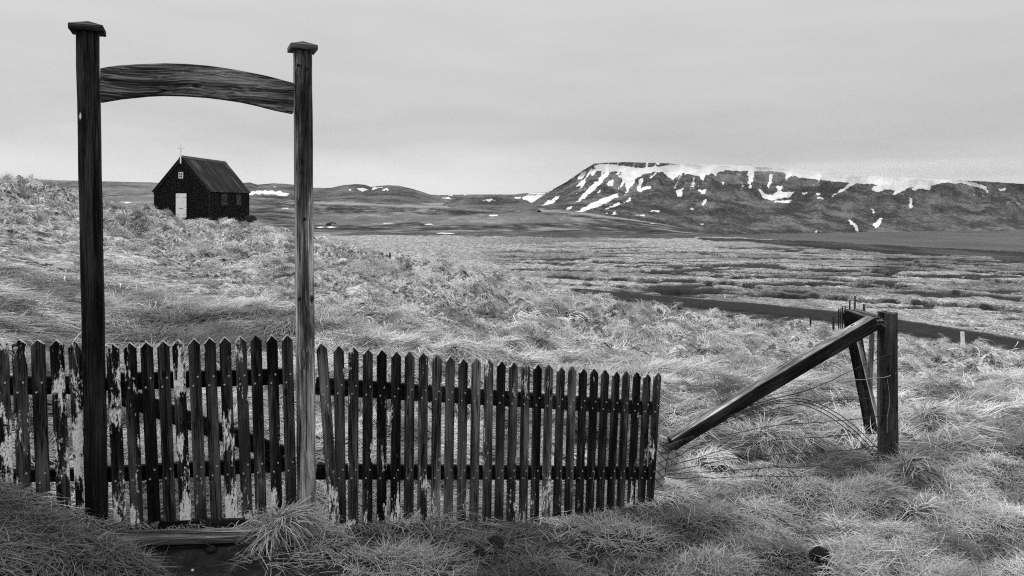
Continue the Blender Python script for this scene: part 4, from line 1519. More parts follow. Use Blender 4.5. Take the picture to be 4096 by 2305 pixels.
# ------------------------------------------------------------------ stakes and road markers down the slope
def stake_at(sx, top, foot, wpx, label, depth=None, mat='stake', group='dark fence stakes down the slope'):
    if depth is None:
        X, Y = cast(sx / DS, foot / DS, 8.0)
    else:
        Y = depth
        X = (sx - CX) / F * depth
    zf = EYE + (HY - foot) / F * Y
    zg = min(zf, float(bil(ZF, X, Y)))
    zt = EYE + (HY - top) / F * Y
    r = wpx / F * Y / 2
    return rough_post('fence_stake', Vector((X, Y, zg - .25)), Vector((X + .02, Y, zt)), r, r, M[mat], label, 'stake', sides=7, group=group, jag=.02, seed=int(sx))


stake_at(3354, 1237, 1318, 5.5, 'first dark stake in the row left of the broken post', 36)
stake_at(3362, 1233, 1322, 4.5, 'second thin dark stake in the row left of the broken post', 36.6)
stake_at(3369, 1225, 1324, 5, 'third taller dark stake in the row left of the broken post', 35.5)
stake_at(3379, 1224, 1320, 5, 'dark stake nearest to the broken post in its row', 35)
stake_at(3398, 1204, 1312, 6, 'dark stake rising just above the top of the broken post', 37)
stake_at(3418, 1184, 1308, 8, 'tallest grey stake rising above the broken post', 35.8, 'stake_pale')
stake_at(3455, 1217, 1310, 10, 'thick grey stake between the broken post and thick post', 38, 'stake_pale')
stake_at(3333, 1269, 1308, 9, 'short forked dark stake left of the stake row', 34)
stake_at(3241, 1267, 1305, 7, 'lone dark stake by the road left of the slanting beam', 36)
stake_at(2799, 1220, 1243, 4, 'small dark stake between near grass and road, below the white marker')
stake_at(2679, 1208, 1226, 3.5, 'smallest dark stake at the grass edge left of the white marker')
stake_at(2930, 1258, 1276, 3.5, 'small dark stake on the grass right of the white marker')
stake_at(1558, 1013, 1056, 7, 'lone dark stake standing among tussocks on the hillside')
X, Y = cast(2339 / DS, 1181 / DS, 8)
stake_at(2339, 1164, 1181, 5, 'short dark stub at the crest above the road bend')


def marker(sx, top, foot, wpx, label, depth):
    X = (sx - CX) / F * depth
    zt = EYE + (HY - top) / F * depth
    zf = EYE + (HY - foot) / F * depth
    zg = min(zf, float(bil(ZF, X, depth))) - .2
    root = tag(empty('road_marker', (X, depth, zg)), label, 'road marker', 'white road markers')
    w = wpx / F * depth / 2
    MB().prism([(-w, 0), (w, 0), (w * .8, zt - zg - .03), (-w * .8, zt - zg)], -.03, .03).build('marker_post', M['white'], root, bevel=.006).rotation_euler = (0, math.radians(-2), 0)
    MB().box(-w * .7, w * .7, -.036, -.031, zt - zg - .25, zt - zg - .16).build('reflector', M['stone_pale'], root)


marker(2901, 1176, 1209, 7, 'far white road marker beyond the road', 79)
marker(3853, 1326, 1392, 17, 'near white road marker at the grass edge on the right', 43)

# black car far away on the moor track
u_, d_ = cast(838, 563.2, 150, ZF)
car = tag(empty('car', (u_, d_, float(bil(ZF, u_, d_)) - .05)), 'tiny black car far off on the moor right of the pale gatepost', 'car')
S = d_ / 525.0
prof = [(-2.1, .35), (2.1, .35), (2.15, .75), (1.95, .95), (1.1, 1.02), (-2.05, 1.05), (-2.15, .7)]
MB().prism([(x * S, z * S) for x, z in prof], -.85 * S, .85 * S).build('body', M['car_paint'], car, bevel=.05)
cab = [(-1.85, 1.06), (1.05, 1.03), (.35, 1.58), (-1.3, 1.62)]
MB().prism([(x * S, z * S) for x, z in cab], -.72 * S, .72 * S).build('cabin', M['car_glass'], car)
for x in (-1.35, 1.35):
    for y in (-.78, .78):
        MB().tube([((x) * S, (y - .1) * S, .36 * S), ((x) * S, (y + .1) * S, .36 * S)], .36 * S, 12).build('wheel', M['tyre'], car)
# dark boulder below it
bx, by = cast(827, 567.5, 150, ZF)


ROCKS = []


def rock(name, loc, r, label, cat, mat, seed, group=None, flat=.7):
    rr = np.random.default_rng(seed)
    import bmesh
    bm = bmesh.new()
    bmesh.ops.create_icosphere(bm, subdivisions=3, radius=1)
    o1 = rr.random(3) * 20
    for v in bm.verts:
        p = np.array(v.co)
        k = 1 + .5 * (fbm(np.array([p[0] * 1.6 + o1[0] + p[2]]), np.array([p[1] * 1.6 + o1[1] - p[2]]), seed, 4)[0] - .5)
        k += .10 * (rr.random() - .5)
        v.co = Vector(p * k * np.array([r[0], r[1], r[2]]))
    me = bpy.data.meshes.new(name)
    bm.to_mesh(me)
    bm.free()
    me.materials.append(mat)
    o = link(bpy.data.objects.new(name, me))
    o.location = loc
    ROCKS.append((loc[0], loc[1], r[0]))
    return tag(o, label, cat, group)


rock('boulder', (bx, by, float(bil(ZF, bx, by)) + .4), (1.6, 1.2, 1.1), 'dark boulder on the moor below the tiny black car', 'boulder', M['rock'], 31)
for i, (x, y, wpx, hpx, lab) in enumerate([
        (1206, 1398, 30, 30, 'dark lava stone in front of the fence, left of the middle'),
        (1246, 1371, 42, 26, 'broad flat dark stone lying closest to the picket fence'),
        (1448, 1408, 27, 20, 'small dark stone left of its twin before the fence'),
        (1492, 1421, 27, 23, 'small dark stone right of its twin before the fence'),
        (2065, 1404, 44, 38, 'largest dark lava stone alone in the right foreground'),
        (527, 1390, 26, 18, 'small dark stone against the riser of the timber step')]):
    X, Y = cast(x, y + hpx * .35, 2.0, ZF)
    sc = Y / FD
    rock('stone', (X, Y + .02, float(bil(ZF, X, Y)) + hpx * sc * .36), (wpx * sc * .52, wpx * sc * .45, hpx * sc * .55), lab, 'stone', M['rock'], 40 + i, 'dark lava stones in the foreground')
X, Y = cast(484, 1437, 2.0, ZF)
rock('pebble', (X, Y, float(bil(ZF, X, Y)) + .004), (.007, .006, .006), 'tiny white pebble on the dark earth before the step', 'pebble', M['pebble'], 60)

# ------------------------------------------------------------------ grass
def grass_mat(name, lo, hi, trans=.25):
    m, t, b = new_mat(name)
    ai = N(t, 'ShaderNodeAttribute', attribute_type='INSTANCER', attribute_name='tone')
    oi = N(t, 'ShaderNodeObjectInfo')
    gi = N(t, 'ShaderNodeNewGeometry')
    rnd = mth(t, 'ADD', mth(t, 'MULTIPLY', gi.outputs['Random Per Island'], .6), mth(t, 'MULTIPLY', oi.outputs['Random'], .4))
    c = ramp(t, rnd, [(.1, lo), (.5, (lo + hi) / 2), (.9, hi)])
    c = mth(t, 'MULTIPLY', c, ai.outputs['Fac'], True)
    L(t, c, b.inputs['Base Color'])
    b.inputs['Roughness'].default_value = .6
    b.inputs['Specular IOR Level'].default_value = .2
    tr = N(t, 'ShaderNodeBsdfTranslucent')
    L(t, c, tr.inputs['Color'])
    mx = N(t, 'ShaderNodeMixShader')
    mx.inputs[0].default_value = trans
    L(t, b.outputs[0], mx.inputs[1])
    L(t, tr.outputs[0], mx.inputs[2])
    out = [n for n in t.nodes if n.type == 'OUTPUT_MATERIAL'][0]
    L(t, mx.outputs[0], out.inputs['Surface'])
    return m


M['grass'] = grass_mat('dead_grass_blades', .30, .72, .04)


def blades(nb, r, Lr, wr, az_sd, el, droop, seed, segs=4, dome=0.0):
    g = np.random.default_rng(seed)
    V, Fc = [], []
    for i in range(nb):
        a0 = g.random() * 2 * math.pi
        rr_ = r * math.sqrt(g.random())
        bx_, by_ = rr_ * math.cos(a0), rr_ * math.sin(a0)
        az = g.normal(0, az_sd) if az_sd < 3 else (a0 + g.normal(0, .5) if az_sd > 6 else g.uniform(-3.14, 3.14))
        e = math.radians(g.uniform(*el))
        Lb = g.uniform(*Lr)
        dr = math.radians(g.uniform(*droop))
        tw = g.normal(0, .5)
        w = g.uniform(*wr)
        p = np.array([bx_, by_, dome * (1 - (rr_ / max(r, 1e-6)) ** 2) - .01])
        b0 = len(V)
        kink = g.integers(1, segs) if g.random() < .45 else -1
        for s in range(segs + 1):
            f = s / segs
            if kink == s:                 # a broken stalk
                az += g.normal(0, 1.1)
                e = dr * f + math.radians(g.uniform(-12, 25))
            ee = e - dr * f
            aa = az + tw * f
            d = np.array([math.cos(ee) * math.cos(aa), math.cos(ee) * math.sin(aa), math.sin(ee)])
            side = np.array([-math.sin(aa), math.cos(aa), .35 * math.sin(i)])
            ww = w * (1 - f ** 1.8 * .95)
            if s == segs:
                V.append(p)
            else:
                V += [p - side * ww / 2, p + side * ww / 2]
            p = p + d * Lb / segs
            if p[2] < -.03:
                p[2] = -.03
        for s in range(segs - 1):
            k = b0 + 2 * s
            Fc.append((k, k + 1, k + 3, k + 2))
        k = b0 + 2 * (segs - 1)
        Fc.append((k, k + 1, k + 2))
    me = bpy.data.meshes.new('grass_clump')
    me.from_pydata([tuple(p) for p in V], [], Fc)
    me.materials.append(M['grass'])
    return me


protos = bpy.data.collections.new('grass_kinds')
kinds = []


def proto(me):
    o = bpy.data.objects.new('grass_kind_%03d' % len(kinds), me)
    protos.objects.link(o)
    kinds.append(o)


for s in range(5):      # 0-4 matted, lying one way
    proto(blades(26, .13, (.10, .27), (.0035, .006), .38, (1, 20), (4, 30), 300 + s, 4, .03))
for s in range(4):      # 5-8 long drooping tussock
    proto(blades(60, .13, (.22, .46), (.003, .0058), 9, (35, 85), (60, 140), 320 + s, 5, dome=.06))
for s in range(4):      # 9-12 coarse matted for the middle distance
    proto(blades(24, .26, (.2, .42), (.009, .016), .4, (0, 18), (3, 28), 340 + s, 3, .05))
for s in range(4):      # 13-16 coarse tussock for the middle distance
    proto(blades(44, .22, (.3, .55), (.009, .016), 9, (30, 85), (70, 145), 360 + s, 4, dome=.10))
for s in range(3):      # 17-19 far tuft
    proto(blades(12, .45, (.25, .5), (.05, .09), 9, (0, 22), (10, 50), 380 + s, 3, dome=.10))
for s in range(3):      # 20-22 short trampled blades
    proto(blades(34, .13, (.05, .15), (.0022, .004), 5, (0, 24), (-5, 30), 400 + s, 4))
for s in range(3):      # 23-25 coarse matted for far hillside
    proto(blades(18, .4, (.3, .6), (.02, .034), .5, (0, 20), (5, 35), 420 + s, 3, .06))


def mop(nb, wr, seed, segs=5):
    """a shaggy tussock of unit radius whose hair falls over a mound, mostly one way"""
    g = np.random.default_rng(seed)
    V, Fc = [], []
    for i in range(nb):
        cx_, cy_ = g.normal(-.12, .20), g.normal(0, .30)
        p = np.array([cx_, cy_, .62 * math.exp(-(cx_ * cx_ + cy_ * cy_) / .30) * g.uniform(.75, 1.05)])
        az = math.atan2(cy_, cx_ + .35) + g.normal(0, .45) if g.random() < .8 else g.uniform(-3.14, 3.14)
        e = math.radians(g.uniform(5, 55))
        dr = math.radians(g.uniform(55, 115))
        Lb = g.uniform(.55, 1.15)
        w = g.uniform(*wr)
        tw = g.normal(0, .5)
        b0 = len(V)
        for q in range(segs + 1):
            f = q / segs
            ee, aa = e - dr * f, az + tw * f
            d = np.array([math.cos(ee) * math.cos(aa), math.cos(ee) * math.sin(aa), math.sin(ee)])
            side = np.array([-math.sin(aa), math.cos(aa), .5 * math.sin(i)])
            ww = w * (1 - f ** 2 * .9)
            if q == segs:
                V.append(p)
            else:
                V += [p - side * ww / 2, p + side * ww / 2]
            p = p + d * Lb / segs
            p[2] = max(p[2], -.04)
        for q in range(segs - 1):
            k = b0 + 2 * q
            Fc.append((k, k + 1, k + 3, k + 2))
        k = b0 + 2 * (segs - 1)
        Fc.append((k, k + 1, k + 2))
    me = bpy.data.meshes.new('grass_tussock_kind')
    me.from_pydata([tuple(p) for p in V], [], Fc)
    me.materials.append(M['grass'])
    return me


def drape(nb, wr, seed, segs=5):
    """dead hair combed over the edge of a roll of turf, unit radius"""
    g = np.random.default_rng(seed)
    V, Fc = [], []
    for i in range(nb):
        p = np.array([g.normal(-.15, .24), g.normal(0, .36), g.uniform(.01, .10)])
        az = g.normal(0, .5) + .5 * p[1]
        e = math.radians(g.uniform(0, 32))
        dr = math.radians(g.uniform(35, 100))
        Lb, w, tw = g.uniform(.3, .75), g.uniform(*wr), g.normal(0, .5)
        b0 = len(V)
        for q in range(segs + 1):
            f = q / segs
            ee, aa = e - dr * f, az + tw * f
            d = np.array([math.cos(ee) * math.cos(aa), math.cos(ee) * math.sin(aa), math.sin(ee)])
            side = np.array([-math.sin(aa), math.cos(aa), .4 * math.sin(i)])
            ww = w * (1 - f ** 2 * .9)
            if q == segs:
                V.append(p)
            else:
                V += [p - side * ww / 2, p + side * ww / 2]
            p = p + d * Lb / segs
        for q in range(segs - 1):
            k = b0 + 2 * q
            Fc.append((k, k + 1, k + 3, k + 2))
        k = b0 + 2 * (segs - 1)
        Fc.append((k, k + 1, k + 2))
    me = bpy.data.meshes.new('grass_drape_kind')
    me.from_pydata([tuple(p) for p in V], [], Fc)
    me.materials.append(M['grass'])
    return me


for s in range(4):      # 26-29 shaggy tussocks, fine
    proto(mop(300, (.012, .022), 440 + s))
for s in range(4):      # 30-33 shaggy tussocks, coarse
    proto(mop(170, (.018, .034), 460 + s))
for s in range(4):      # 34-37 drapes, fine
    proto(drape(60, (.014, .028), 480 + s))
for s in range(4):      # 38-41 drapes, coarse
    proto(drape(34, (.026, .046), 490 + s))

dH = .12


def slope_at(x, y, h):
    hx = (bil(ZF, x + h, y) - bil(ZF, x - h, y)) / (2 * h)
    hy = (bil(ZF, x, y + h) - bil(ZF, x, y - h)) / (2 * h)
    return hx, hy


acc = {k: [] for k in ('p', 'r', 's', 't', 'i')}


def scatter(dens_fn, d0, d1, n, kind_fn, size, tone_fn, up=.35, u_lim=.86, keep=None):
    """n tries spread evenly over the ground between two distances"""
    d = np.sqrt(rng.random(n) * (d1 * d1 - d0 * d0) + d0 * d0)
    u = (rng.random(n) * 2 - 1) * u_lim
    x, y = u * d, d
    ok = rng.random(n) < dens_fn(x, y)
    x, y = x[ok], y[ok]
    add_at(x, y, kind_fn(x, y), size, tone_fn(x, y), up)


def add_at(x, y, kind, size, tone, up, sink=.0, heading=None, scale=None):
    n = len(x)
    h = np.clip(y * .012, .08, .5)
    hx, hy = slope_at(x, y, h)
    # fall direction: down the small relief, down the hill, with a wandering wind
    a = (fbm(x / 1.1, y / 1.1, 501, 3) - .5) * 7.0 - .35
    fx, fy = -hx * .8 + .50 * np.cos(a), -hy * .8 + .50 * np.sin(a)
    az = np.arctan2(fy, fx) + rng.normal(0, 1, n) * np.where(y < 6, .6, .3)
    if heading is not None:
        az = heading
    nz = 1 / np.sqrt(1 + hx * hx + hy * hy)
    nrm = np.stack([-hx * nz, -hy * nz, nz], -1)
    f = np.stack([np.cos(az), np.sin(az), np.zeros(n)], -1)
    f = f - nrm * (f * nrm).sum(1, keepdims=True)
    f /= np.linalg.norm(f, axis=1, keepdims=True)
    sd = np.cross(nrm, f)
    # matrix columns f, sd, nrm -> euler xyz
    ry = -np.arcsin(np.clip(f[:, 2], -1, 1))
    rx = np.arctan2(sd[:, 2], nrm[:, 2])
    rz = np.arctan2(f[:, 1], f[:, 0])
    s = rng.uniform(size[0], size[1], n) if scale is None else scale
    acc['p'].append(np.stack([x, y, bil(ZF, x, y) - sink], -1))
    acc['r'].append(np.stack([rx, ry, rz], -1))
    acc['s'].append(np.stack([s, s, s * rng.uniform(.8, 1.25, n)], -1))
    blotch = sstep(.34, .62, fbm(x / np.maximum(.4, .016 * y), y / np.maximum(.4, .02 * y), 611, 3))       # rotten dark and bleached pale patches side by side
    acc['t'].append(tone * np.where(y < 9, .36 + .85 * blotch, .5 + .62 * blotch) * rng.uniform(.8, 1.2, n))
    acc['i'].append(kind.astype(np.int32))


hillg = on_hill
soil_g, trail_g, big_g, huge_g, rough_g = soil, trail_m, big, huge, rough_amt
front_g = front_side
heath_g = heath


def steepness(x, y):
    h = np.clip(y * .006, .04, .2)
    hx, hy = slope_at(x, y, h)
    return np.hypot(hx, hy + .05)


def side_of(x, y): return (x - GP_X) * GDY - (y - GP_Y) * GDX


def common(x, y):
    # keep blades out of earth, stones, step and church
    k = (1 - np.clip(bil(soil_g, x, y) * np.where(y < 6, .93, 1.15), 0, 1)) * sstep(.4, .7, bil(hillg, x, y))
    inside = (x > CXL - .2) & (x < CXR + .2) & (y > CHD - .2) & (y < CHB + .2)
    lx = (x - sl0.x) * xd.x + (y - sl0.y) * xd.y
    ly = (x - sl0.x) * yd.x + (y - sl0.y) * yd.y
    onstep = (lx > -.02) & (lx < Ls + .02) & (ly > -.3) & (ly < .22)
    for rx_, ry_, rr_ in ROCKS:
        if ry_ < 9:
            k = k * (np.hypot(x - rx_, (y - ry_ + rr_ * 1.4) * .55) > rr_ * 1.15 + .012)
    return k * ~inside * ~onstep


def tone_near(x, y):
    fr = side_of(x, y) > 0
    n_ = fbm(x / .9, y / .9, 601, 3)
    base_t = .95 + .9 * (n_ - .5)
    left_bank = sstep(-1.2, -1.9, x / (y / 3.2))
    frt = (.42 + .26 * sstep(.2, 1.9, x) + .8 * (n_ - .45)) * (1 - .40 * left_bank)
    return np.clip(np.where(fr & (y < 9) & (x < 3.0), frt, base_t), .10, 1.2)


def tone_mid(x, y):
    n_ = fbm(x / 3.0, y / 3.0, 603, 4)
    t_ = 1.0 + .6 * (n_ - .5)
    t_ = t_ - .3 * bil(trail_g, x, y) - .55 * bil(heath_g, x, y)
    return np.clip(t_, .15, 1.25)


def choose(lo, hi): return lambda x, y: rng.integers(lo, hi + 1, len(x))


# near mat on both sides of the fence
def dens_near(x, y):
    fr = (side_of(x, y) > 0) & (y < 6)
    k = common(x, y)
    long_ = np.maximum(sstep(.7, 1.5, x), sstep(-1.3, -1.75, x))
    return k * np.where(fr, .05 + .28 * long_, 1.0) * (1 - .6 * sstep(.35, .85, steepness(x, y)))


scatter(dens_near, 2.3, 6.5, 10500, choose(0, 4), (.45, .95), tone_near)
scatter(lambda x, y: common(x, y) * ((side_of(x, y) > 0) & (y < 6)), 2.3, 6.0, 13000, choose(20, 22), (.8, 1.4), tone_near)
scatter(lambda x, y: common(x, y) * (bil(big_g, x, y) > .5) * .25 * (side_of(x, y) < 0), 4.0, 12, 3000, choose(5, 8), (.5, .95), tone_near)
gap = lambda x, y: 1 - np.where(y < 12, .35, .75) * sstep(.32, .8, steepness(x, y))
scatter(lambda x, y: common(x, y) * gap(x, y), 6, 11, 9000, choose(0, 4), (1.0, 1.7), tone_mid)
scatter(lambda x, y: common(x, y) * gap(x, y) * (.7 + .3 * bil(trail_g, x, y)), 10, 26, 5000, choose(9, 12), (.5, .95), tone_mid)
def dome_centres(cell, s_, x0, x1, y0, y1, rmin=.35, rmax=.62):
    jx, jy = np.meshgrid(np.arange(math.floor(x0 / cell), math.ceil(x1 / cell)), np.arange(math.floor(y0 / cell), math.ceil(y1 / cell)))
    jx, jy = jx.ravel().astype(float), jy.ravel().astype(float)
    px = (jx + .15 + .7 * _hash(jx, jy, s_)) * cell
    py = (jy + .15 + .7 * _hash(jx, jy, s_ + 1)) * cell
    return px, py, (rmin + (rmax - rmin) * _hash(jx, jy, s_ + 2)) * cell, .25 + .75 * _hash(jx, jy, s_ + 3)


def add_mops(cell, s_, d0, d1, k0, k1, lo=.0, tone=tone_mid, smul=1.0, r=(.35, .62), uselim=.86):
    px, py, R_, h = dome_centres(cell, s_, -55, 55, d0, d1, *r)
    ok = (np.abs(px) < uselim * py) & (side_of(px, py) < -.7) & (rng.random(len(px)) < common(px, py) * (.12 + .88 * bil(rough_g, px, py))) & (h > lo) & (np.hypot((px + 25.2) / 1.1, (py - 55) / 1.6) > 4.2)
    px, py, R_, h = px[ok], py[ok], R_[ok], h[ok]
    for a_, b_ in zip(np.array_split(np.arange(len(px)), 6), range(6)):
        if len(a_):
            q = .72 + .08 * b_
            add_at(px[a_], py[a_], rng.integers(k0, k1 + 1, len(a_)), (q * smul * float(np.mean(R_[a_])) * .8, q * smul * float(np.mean(R_[a_])) * 1.2), tone(px[a_], py[a_]) * 1.08, .3)


def add_drapes(cell, s_, d0, d1, k0, k1, tone, smul=1.0, prob=1.0, warp=1.0):
    jx, jy = np.meshgrid(np.arange(math.floor(-55 / cell), math.ceil(55 / cell)), np.arange(math.floor(d0 / cell), math.ceil(d1 / cell)))
    jx, jy = jx.ravel().astype(float), jy.ravel().astype(float)
    px, py = (jx + .1 + .8 * _hash(jx, jy, s_)) * cell, (jy + .1 + .8 * _hash(jx, jy, s_ + 1)) * cell
    px = px - warp * .22 * (fbm(px / .6, py / .6, 3, 2) - .5)
    py = py - warp * .22 * (fbm(px / .6, py / .6, 4, 2) - .5)
    R_ = (.4 + .3 * _hash(jx, jy, s_ + 2)) * cell
    an = -1.15 + 1.5 * (_hash(jx, jy, s_ + 4) - .5)
    py = np.maximum(py, 2.2)
    ok = (np.abs(px) < .86 * py) & (side_of(px, py) < -.55) & (py > d0) & (py < d1) & (rng.random(len(px)) < prob * common(px, py) * np.clip(1.2 * bil(rough_g, px, py), 0, 1)) & (np.hypot((px + 25.2) / 1.1, (py - 55) / 1.6) > 4.2)
    px, py, R_, an = px[ok], py[ok], R_[ok], an[ok]
    add_at(px, py, rng.integers(k0, k1 + 1, len(px)), None, tone(px, py) * 1.12, .3, 0, an + rng.normal(0, .35, len(px)), R_ * smul * rng.uniform(.9, 1.25, len(px)))


add_drapes(.48, 17, 5.0, 14, 34, 37, tone_near, .95, .8, .5)
add_drapes(.48, 17, 14, 24, 38, 41, tone_mid, 1.0, .5, .5)
add_drapes(.95, 11, 10, 24, 34, 37, tone_mid, .95)
add_drapes(.95, 11, 24, 57, 38, 41, tone_mid, 1.0, .8)
add_drapes(1.9, 31, 22, 57, 38, 41, tone_mid, .8, .5, 2.0)
add_mops(1.6, 911, 4.8, 15, 26, 29, .62, tone_near, .5)
add_mops(1.25, 931, 12, 30, 26, 29, .55, tone_mid, .62)
add_mops(1.25, 931, 28, 57, 30, 33, .55, tone_mid, .7)
add_mops(1.9, 951, 20, 57, 30, 33, .6, tone_mid, .6, (.3, .6))
scatter(lambda x, y: common(x, y) * gap(x, y), 25, 58, 2500, choose(23, 25), (.55, .95), tone_mid)
scatter(lambda x, y: common(x, y) * sstep(.25, .55, np.maximum(bil(huge_g, x, y), bil(big_g, x, y))), 24, 56, 4000, choose(13, 16), (.5, 1.0), tone_mid)


def dens_plain(x, y):
    return (1 - np.clip(bil(soil_g, x, y) * 1.2, 0, 1)) * (1 - .9 * bil(heath_g, x, y)) * (bil(hillg, x, y) < .5) * (bil(RD, x, y) > 2.75)


scatter(dens_plain, 48, 190, 26000, choose(17, 19), (.35, .75), lambda x, y: np.clip(.75 + .9 * (fbm(x / 9, y / 9, 605, 4) - .5), .2, 1.2))


def grass_object(name, pts, rot, scl, tone, idx):
    me = bpy.data.meshes.new(name)
    n = len(pts)
    me.vertices.add(n)
    me.vertices.foreach_set('co', pts.astype(np.float32).ravel())
    for nm, typ, dat, key in (('rot', 'FLOAT_VECTOR', rot, 'vector'), ('scl', 'FLOAT_VECTOR', scl, 'vector')):
        a = me.attributes.new(nm, typ, 'POINT')
        a.data.foreach_set(key, dat.astype(np.float32).ravel())
    a = me.attributes.new('tone', 'FLOAT', 'POINT')
    a.data.foreach_set('value', tone.astype(np.float32))
    a = me.attributes.new('kind_index', 'INT', 'POINT')
    a.data.foreach_set('value', idx.astype(np.int32))
    o = link(bpy.data.objects.new(name, me))
    ng = bpy.data.node_groups.new('grass_scatter', 'GeometryNodeTree')
    ng.interface.new_socket('Geometry', in_out='INPUT', socket_type='NodeSocketGeometry')
    ng.interface.new_socket('Geometry', in_out='OUTPUT', socket_type='NodeSocketGeometry')
    gi, go = ng.nodes.new('NodeGroupInput'), ng.nodes.new('NodeGroupOutput')
    m2p = ng.nodes.new('GeometryNodeMeshToPoints')
    iop = ng.nodes.new('GeometryNodeInstanceOnPoints')
    ci = ng.nodes.new('GeometryNodeCollectionInfo')
    ci.inputs['Collection'].default_value = protos
    ci.inputs['Separate Children'].default_value = True
    ci.inputs['Reset Children'].default_value = True
    iop.inputs['Pick Instance'].default_value = True

    def named(nm, typ):
        a_ = ng.nodes.new('GeometryNodeInputNamedAttribute')
        a_.data_type = typ
        a_.inputs['Name'].default_value = nm
        return [q for q in a_.outputs if q.enabled][0]
    e2r = ng.nodes.new('FunctionNodeEulerToRotation')
    ng.links.new(named('rot', 'FLOAT_VECTOR'), e2r.inputs[0])
    ng.links.new(gi.outputs[0], m2p.inputs[0])
    ng.links.new(m2p.outputs[0], iop.inputs['Points'])
    ng.links.new(ci.outputs[0], iop.inputs['Instance'])
    ng.links.new(named('kind_index', 'INT'), iop.inputs['Instance Index'])
    ng.links.new(e2r.outputs[0], iop.inputs['Rotation'])
    ng.links.new(named('scl', 'FLOAT_VECTOR'), iop.inputs['Scale'])
    ng.links.new(iop.outputs[0], go.inputs[0])
    md = o.modifiers.new('scatter', 'NODES')
    md.node_group = ng
    return o


go_ = grass_object('grass', *[np.concatenate(acc[k]) for k in ('p', 'r', 's', 't', 'i')])
tag(go_, 'dead pale grass matted over the hillside and plain', 'grass', kind='stuff')

# the tussocks that stand out, each a thing of its own
def tussock(x, y, width_px, label, tone, seed, upright=(30, 85), nb=330, wmul=1.0, dmin=2.0, lift=0.0):
    X, Y = cast(x, y, dmin, ZF)
    r = width_px * Y / FD / 2
    me = mop(int(nb * 1.5), (.0040 * wmul / r, .0068 * wmul / r), seed, 6)
    me.transform(Matrix.Diagonal((r, r, r * .8, 1)))
    me.materials.clear()
    m = M['tuss_%d' % int(tone * 100)] if ('tuss_%d' % int(tone * 100)) in M else None
    if m is None:
        m, t, b = new_mat('tussock_blades')
        gi = N(t, 'ShaderNodeNewGeometry')
        c = ramp(t, gi.outputs['Random Per Island'], [(.05, .15 * tone), (.5, .45 * tone), (.95, .8 * tone)])
        L(t, c, b.inputs['Base Color'])
        b.inputs['Roughness'].default_value = .6
        M['tuss_%d' % int(tone * 100)] = m
    me.materials.append(m)
    me.name = 'grass_tussock'
    o = link(bpy.data.objects.new('grass_tussock', me))
    o.location = (X, Y, float(bil(ZF, X, Y)) - .01 + lift)
    return tag(o, label, 'tussock', 'grass tussocks that stand out')


tussock(722, 1342, 190, 'bushy grass tussock at the foot of the pale gatepost', .62, 701, nb=380, upright=(15, 75))
tussock(1940, 1125, 210, 'big tussock arching under the slanting beam', .78, 702, nb=260, upright=(35, 88))
tussock(2130, 1345, 130, 'pale tuft in the right foreground nearer the middle', .95, 703, nb=110)
tussock(2325, 1305, 150, 'pale spread tuft at the lower right', .85, 704, nb=130)
tussock(1282, 888, 120, 'tussock just above the pickets in the middle of the fence', .9, 705, nb=300, wmul=1.5)
tussock(2085, 935, 110, 'tussock seen behind the upper half of the slanting beam', .85, 706, nb=300, wmul=1.5)
tussock(2300, 1190, 150, 'dark drooping tussock right of the thick post foot', .5, 707, nb=200, upright=(20, 70))
tussock(2345, 1060, 130, 'tussock on the slope right of the thick post', .85, 708, nb=300, wmul=1.3)
tussock(1480, 795, 85, 'shaggy tussock high on the hillside above the fence middle', .8, 709, nb=330, wmul=1.5)
tussock(1230, 780, 75, 'tussock on the hillside straight above the broad flat stone', .8, 710, nb=330, wmul=1.5)
tussock(346, 546, 44, 'shaggy tussock mound left of the church door', .75, 711, nb=500, wmul=2.5, dmin=10)
tussock(1035, 705, 60, 'tussock below the lone hillside stake', .8, 712, nb=330, wmul=2.0)
tussock(712, 690, 75, 'tussock partly hidden by the pale gatepost', .8, 713, nb=330, wmul=1.5)

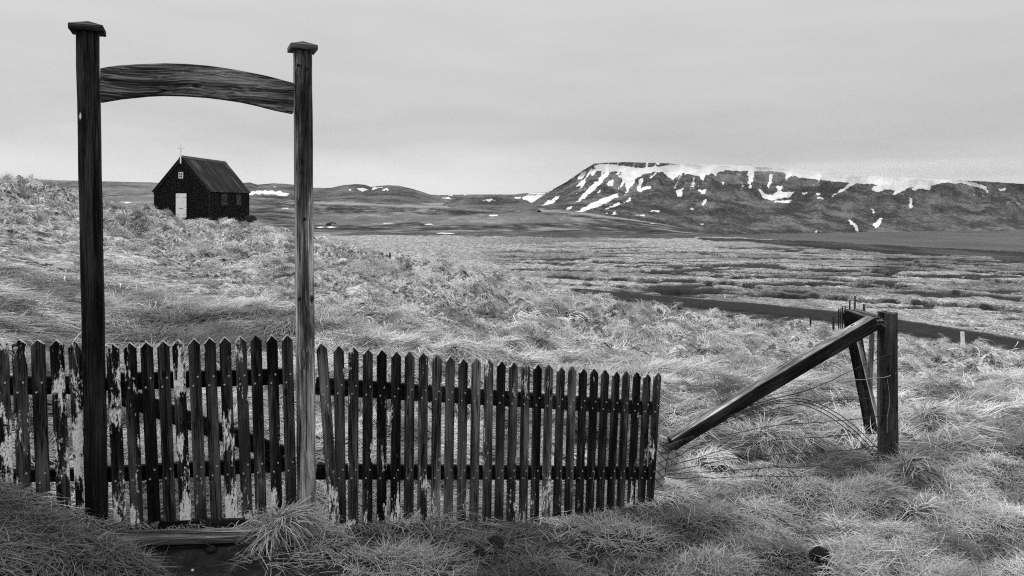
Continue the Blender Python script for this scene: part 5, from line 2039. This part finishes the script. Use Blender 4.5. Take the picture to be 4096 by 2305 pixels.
# ------------------------------------------------------------------ thin grey air
hz = MB().box(-3200, 3400, -60, 3200, -260, 150).build('haze', None)
mh = bpy.data.materials.new('thin_haze')
mh.use_nodes = True
th_ = mh.node_tree
th_.nodes.clear()
pv_ = N(th_, 'ShaderNodeVolumePrincipled')
pv_.inputs['Color'].default_value = (.92, .92, .92, 1)
pv_.inputs['Density'].default_value = .00004
oo_ = N(th_, 'ShaderNodeOutputMaterial')
L(th_, pv_.outputs[0], oo_.inputs['Volume'])
hz.data.materials.append(mh)
import bmesh as _bm
bmc = _bm.new()
_bm.ops.create_icosphere(bmc, subdivisions=4, radius=1)
cme = bpy.data.meshes.new('low_cloud')
bmc.to_mesh(cme)
bmc.free()
cl_ = link(bpy.data.objects.new('low_cloud', cme))
cpos = ((2270 - CXD) / FD * 1480, 1480, EYE + (HYD - 428) / FD * 1480)
cl_.location = cpos
cl_.scale = (400, 330, 20)
mc = bpy.data.materials.new('cloud_vapour')
mc.use_nodes = True
tc_ = mc.node_tree
tc_.nodes.clear()
co_ = N(tc_, 'ShaderNodeTexCoord')
ln_ = N(tc_, 'ShaderNodeVectorMath', operation='LENGTH')
L(tc_, co_.outputs['Object'], ln_.inputs[0])
ns_ = noise(tc_, mapping(tc_, co_.outputs['Object'], (5, 4, 1.2)), 1.0, 4, .6)
fd_ = mth(tc_, 'SUBTRACT', mth(tc_, 'ADD', mth(tc_, 'SUBTRACT', 1.0, ln_.outputs['Value']), mth(tc_, 'MULTIPLY', ns_, .9)), .45, True)
pc_ = N(tc_, 'ShaderNodeVolumePrincipled')
pc_.inputs['Color'].default_value = (.90, .90, .90, 1)
L(tc_, mth(tc_, 'MULTIPLY', fd_, .012), pc_.inputs['Density'])
oc_ = N(tc_, 'ShaderNodeOutputMaterial')
L(tc_, pc_.outputs[0], oc_.inputs['Volume'])
cme.materials.append(mc)
tag(cl_, 'low cloud lying on the top of the mountain', 'cloud', kind='stuff')
scene.cycles.volume_bounces = 2
tag(hz, 'thin grey haze over the moor and mountain', 'haze', kind='stuff')
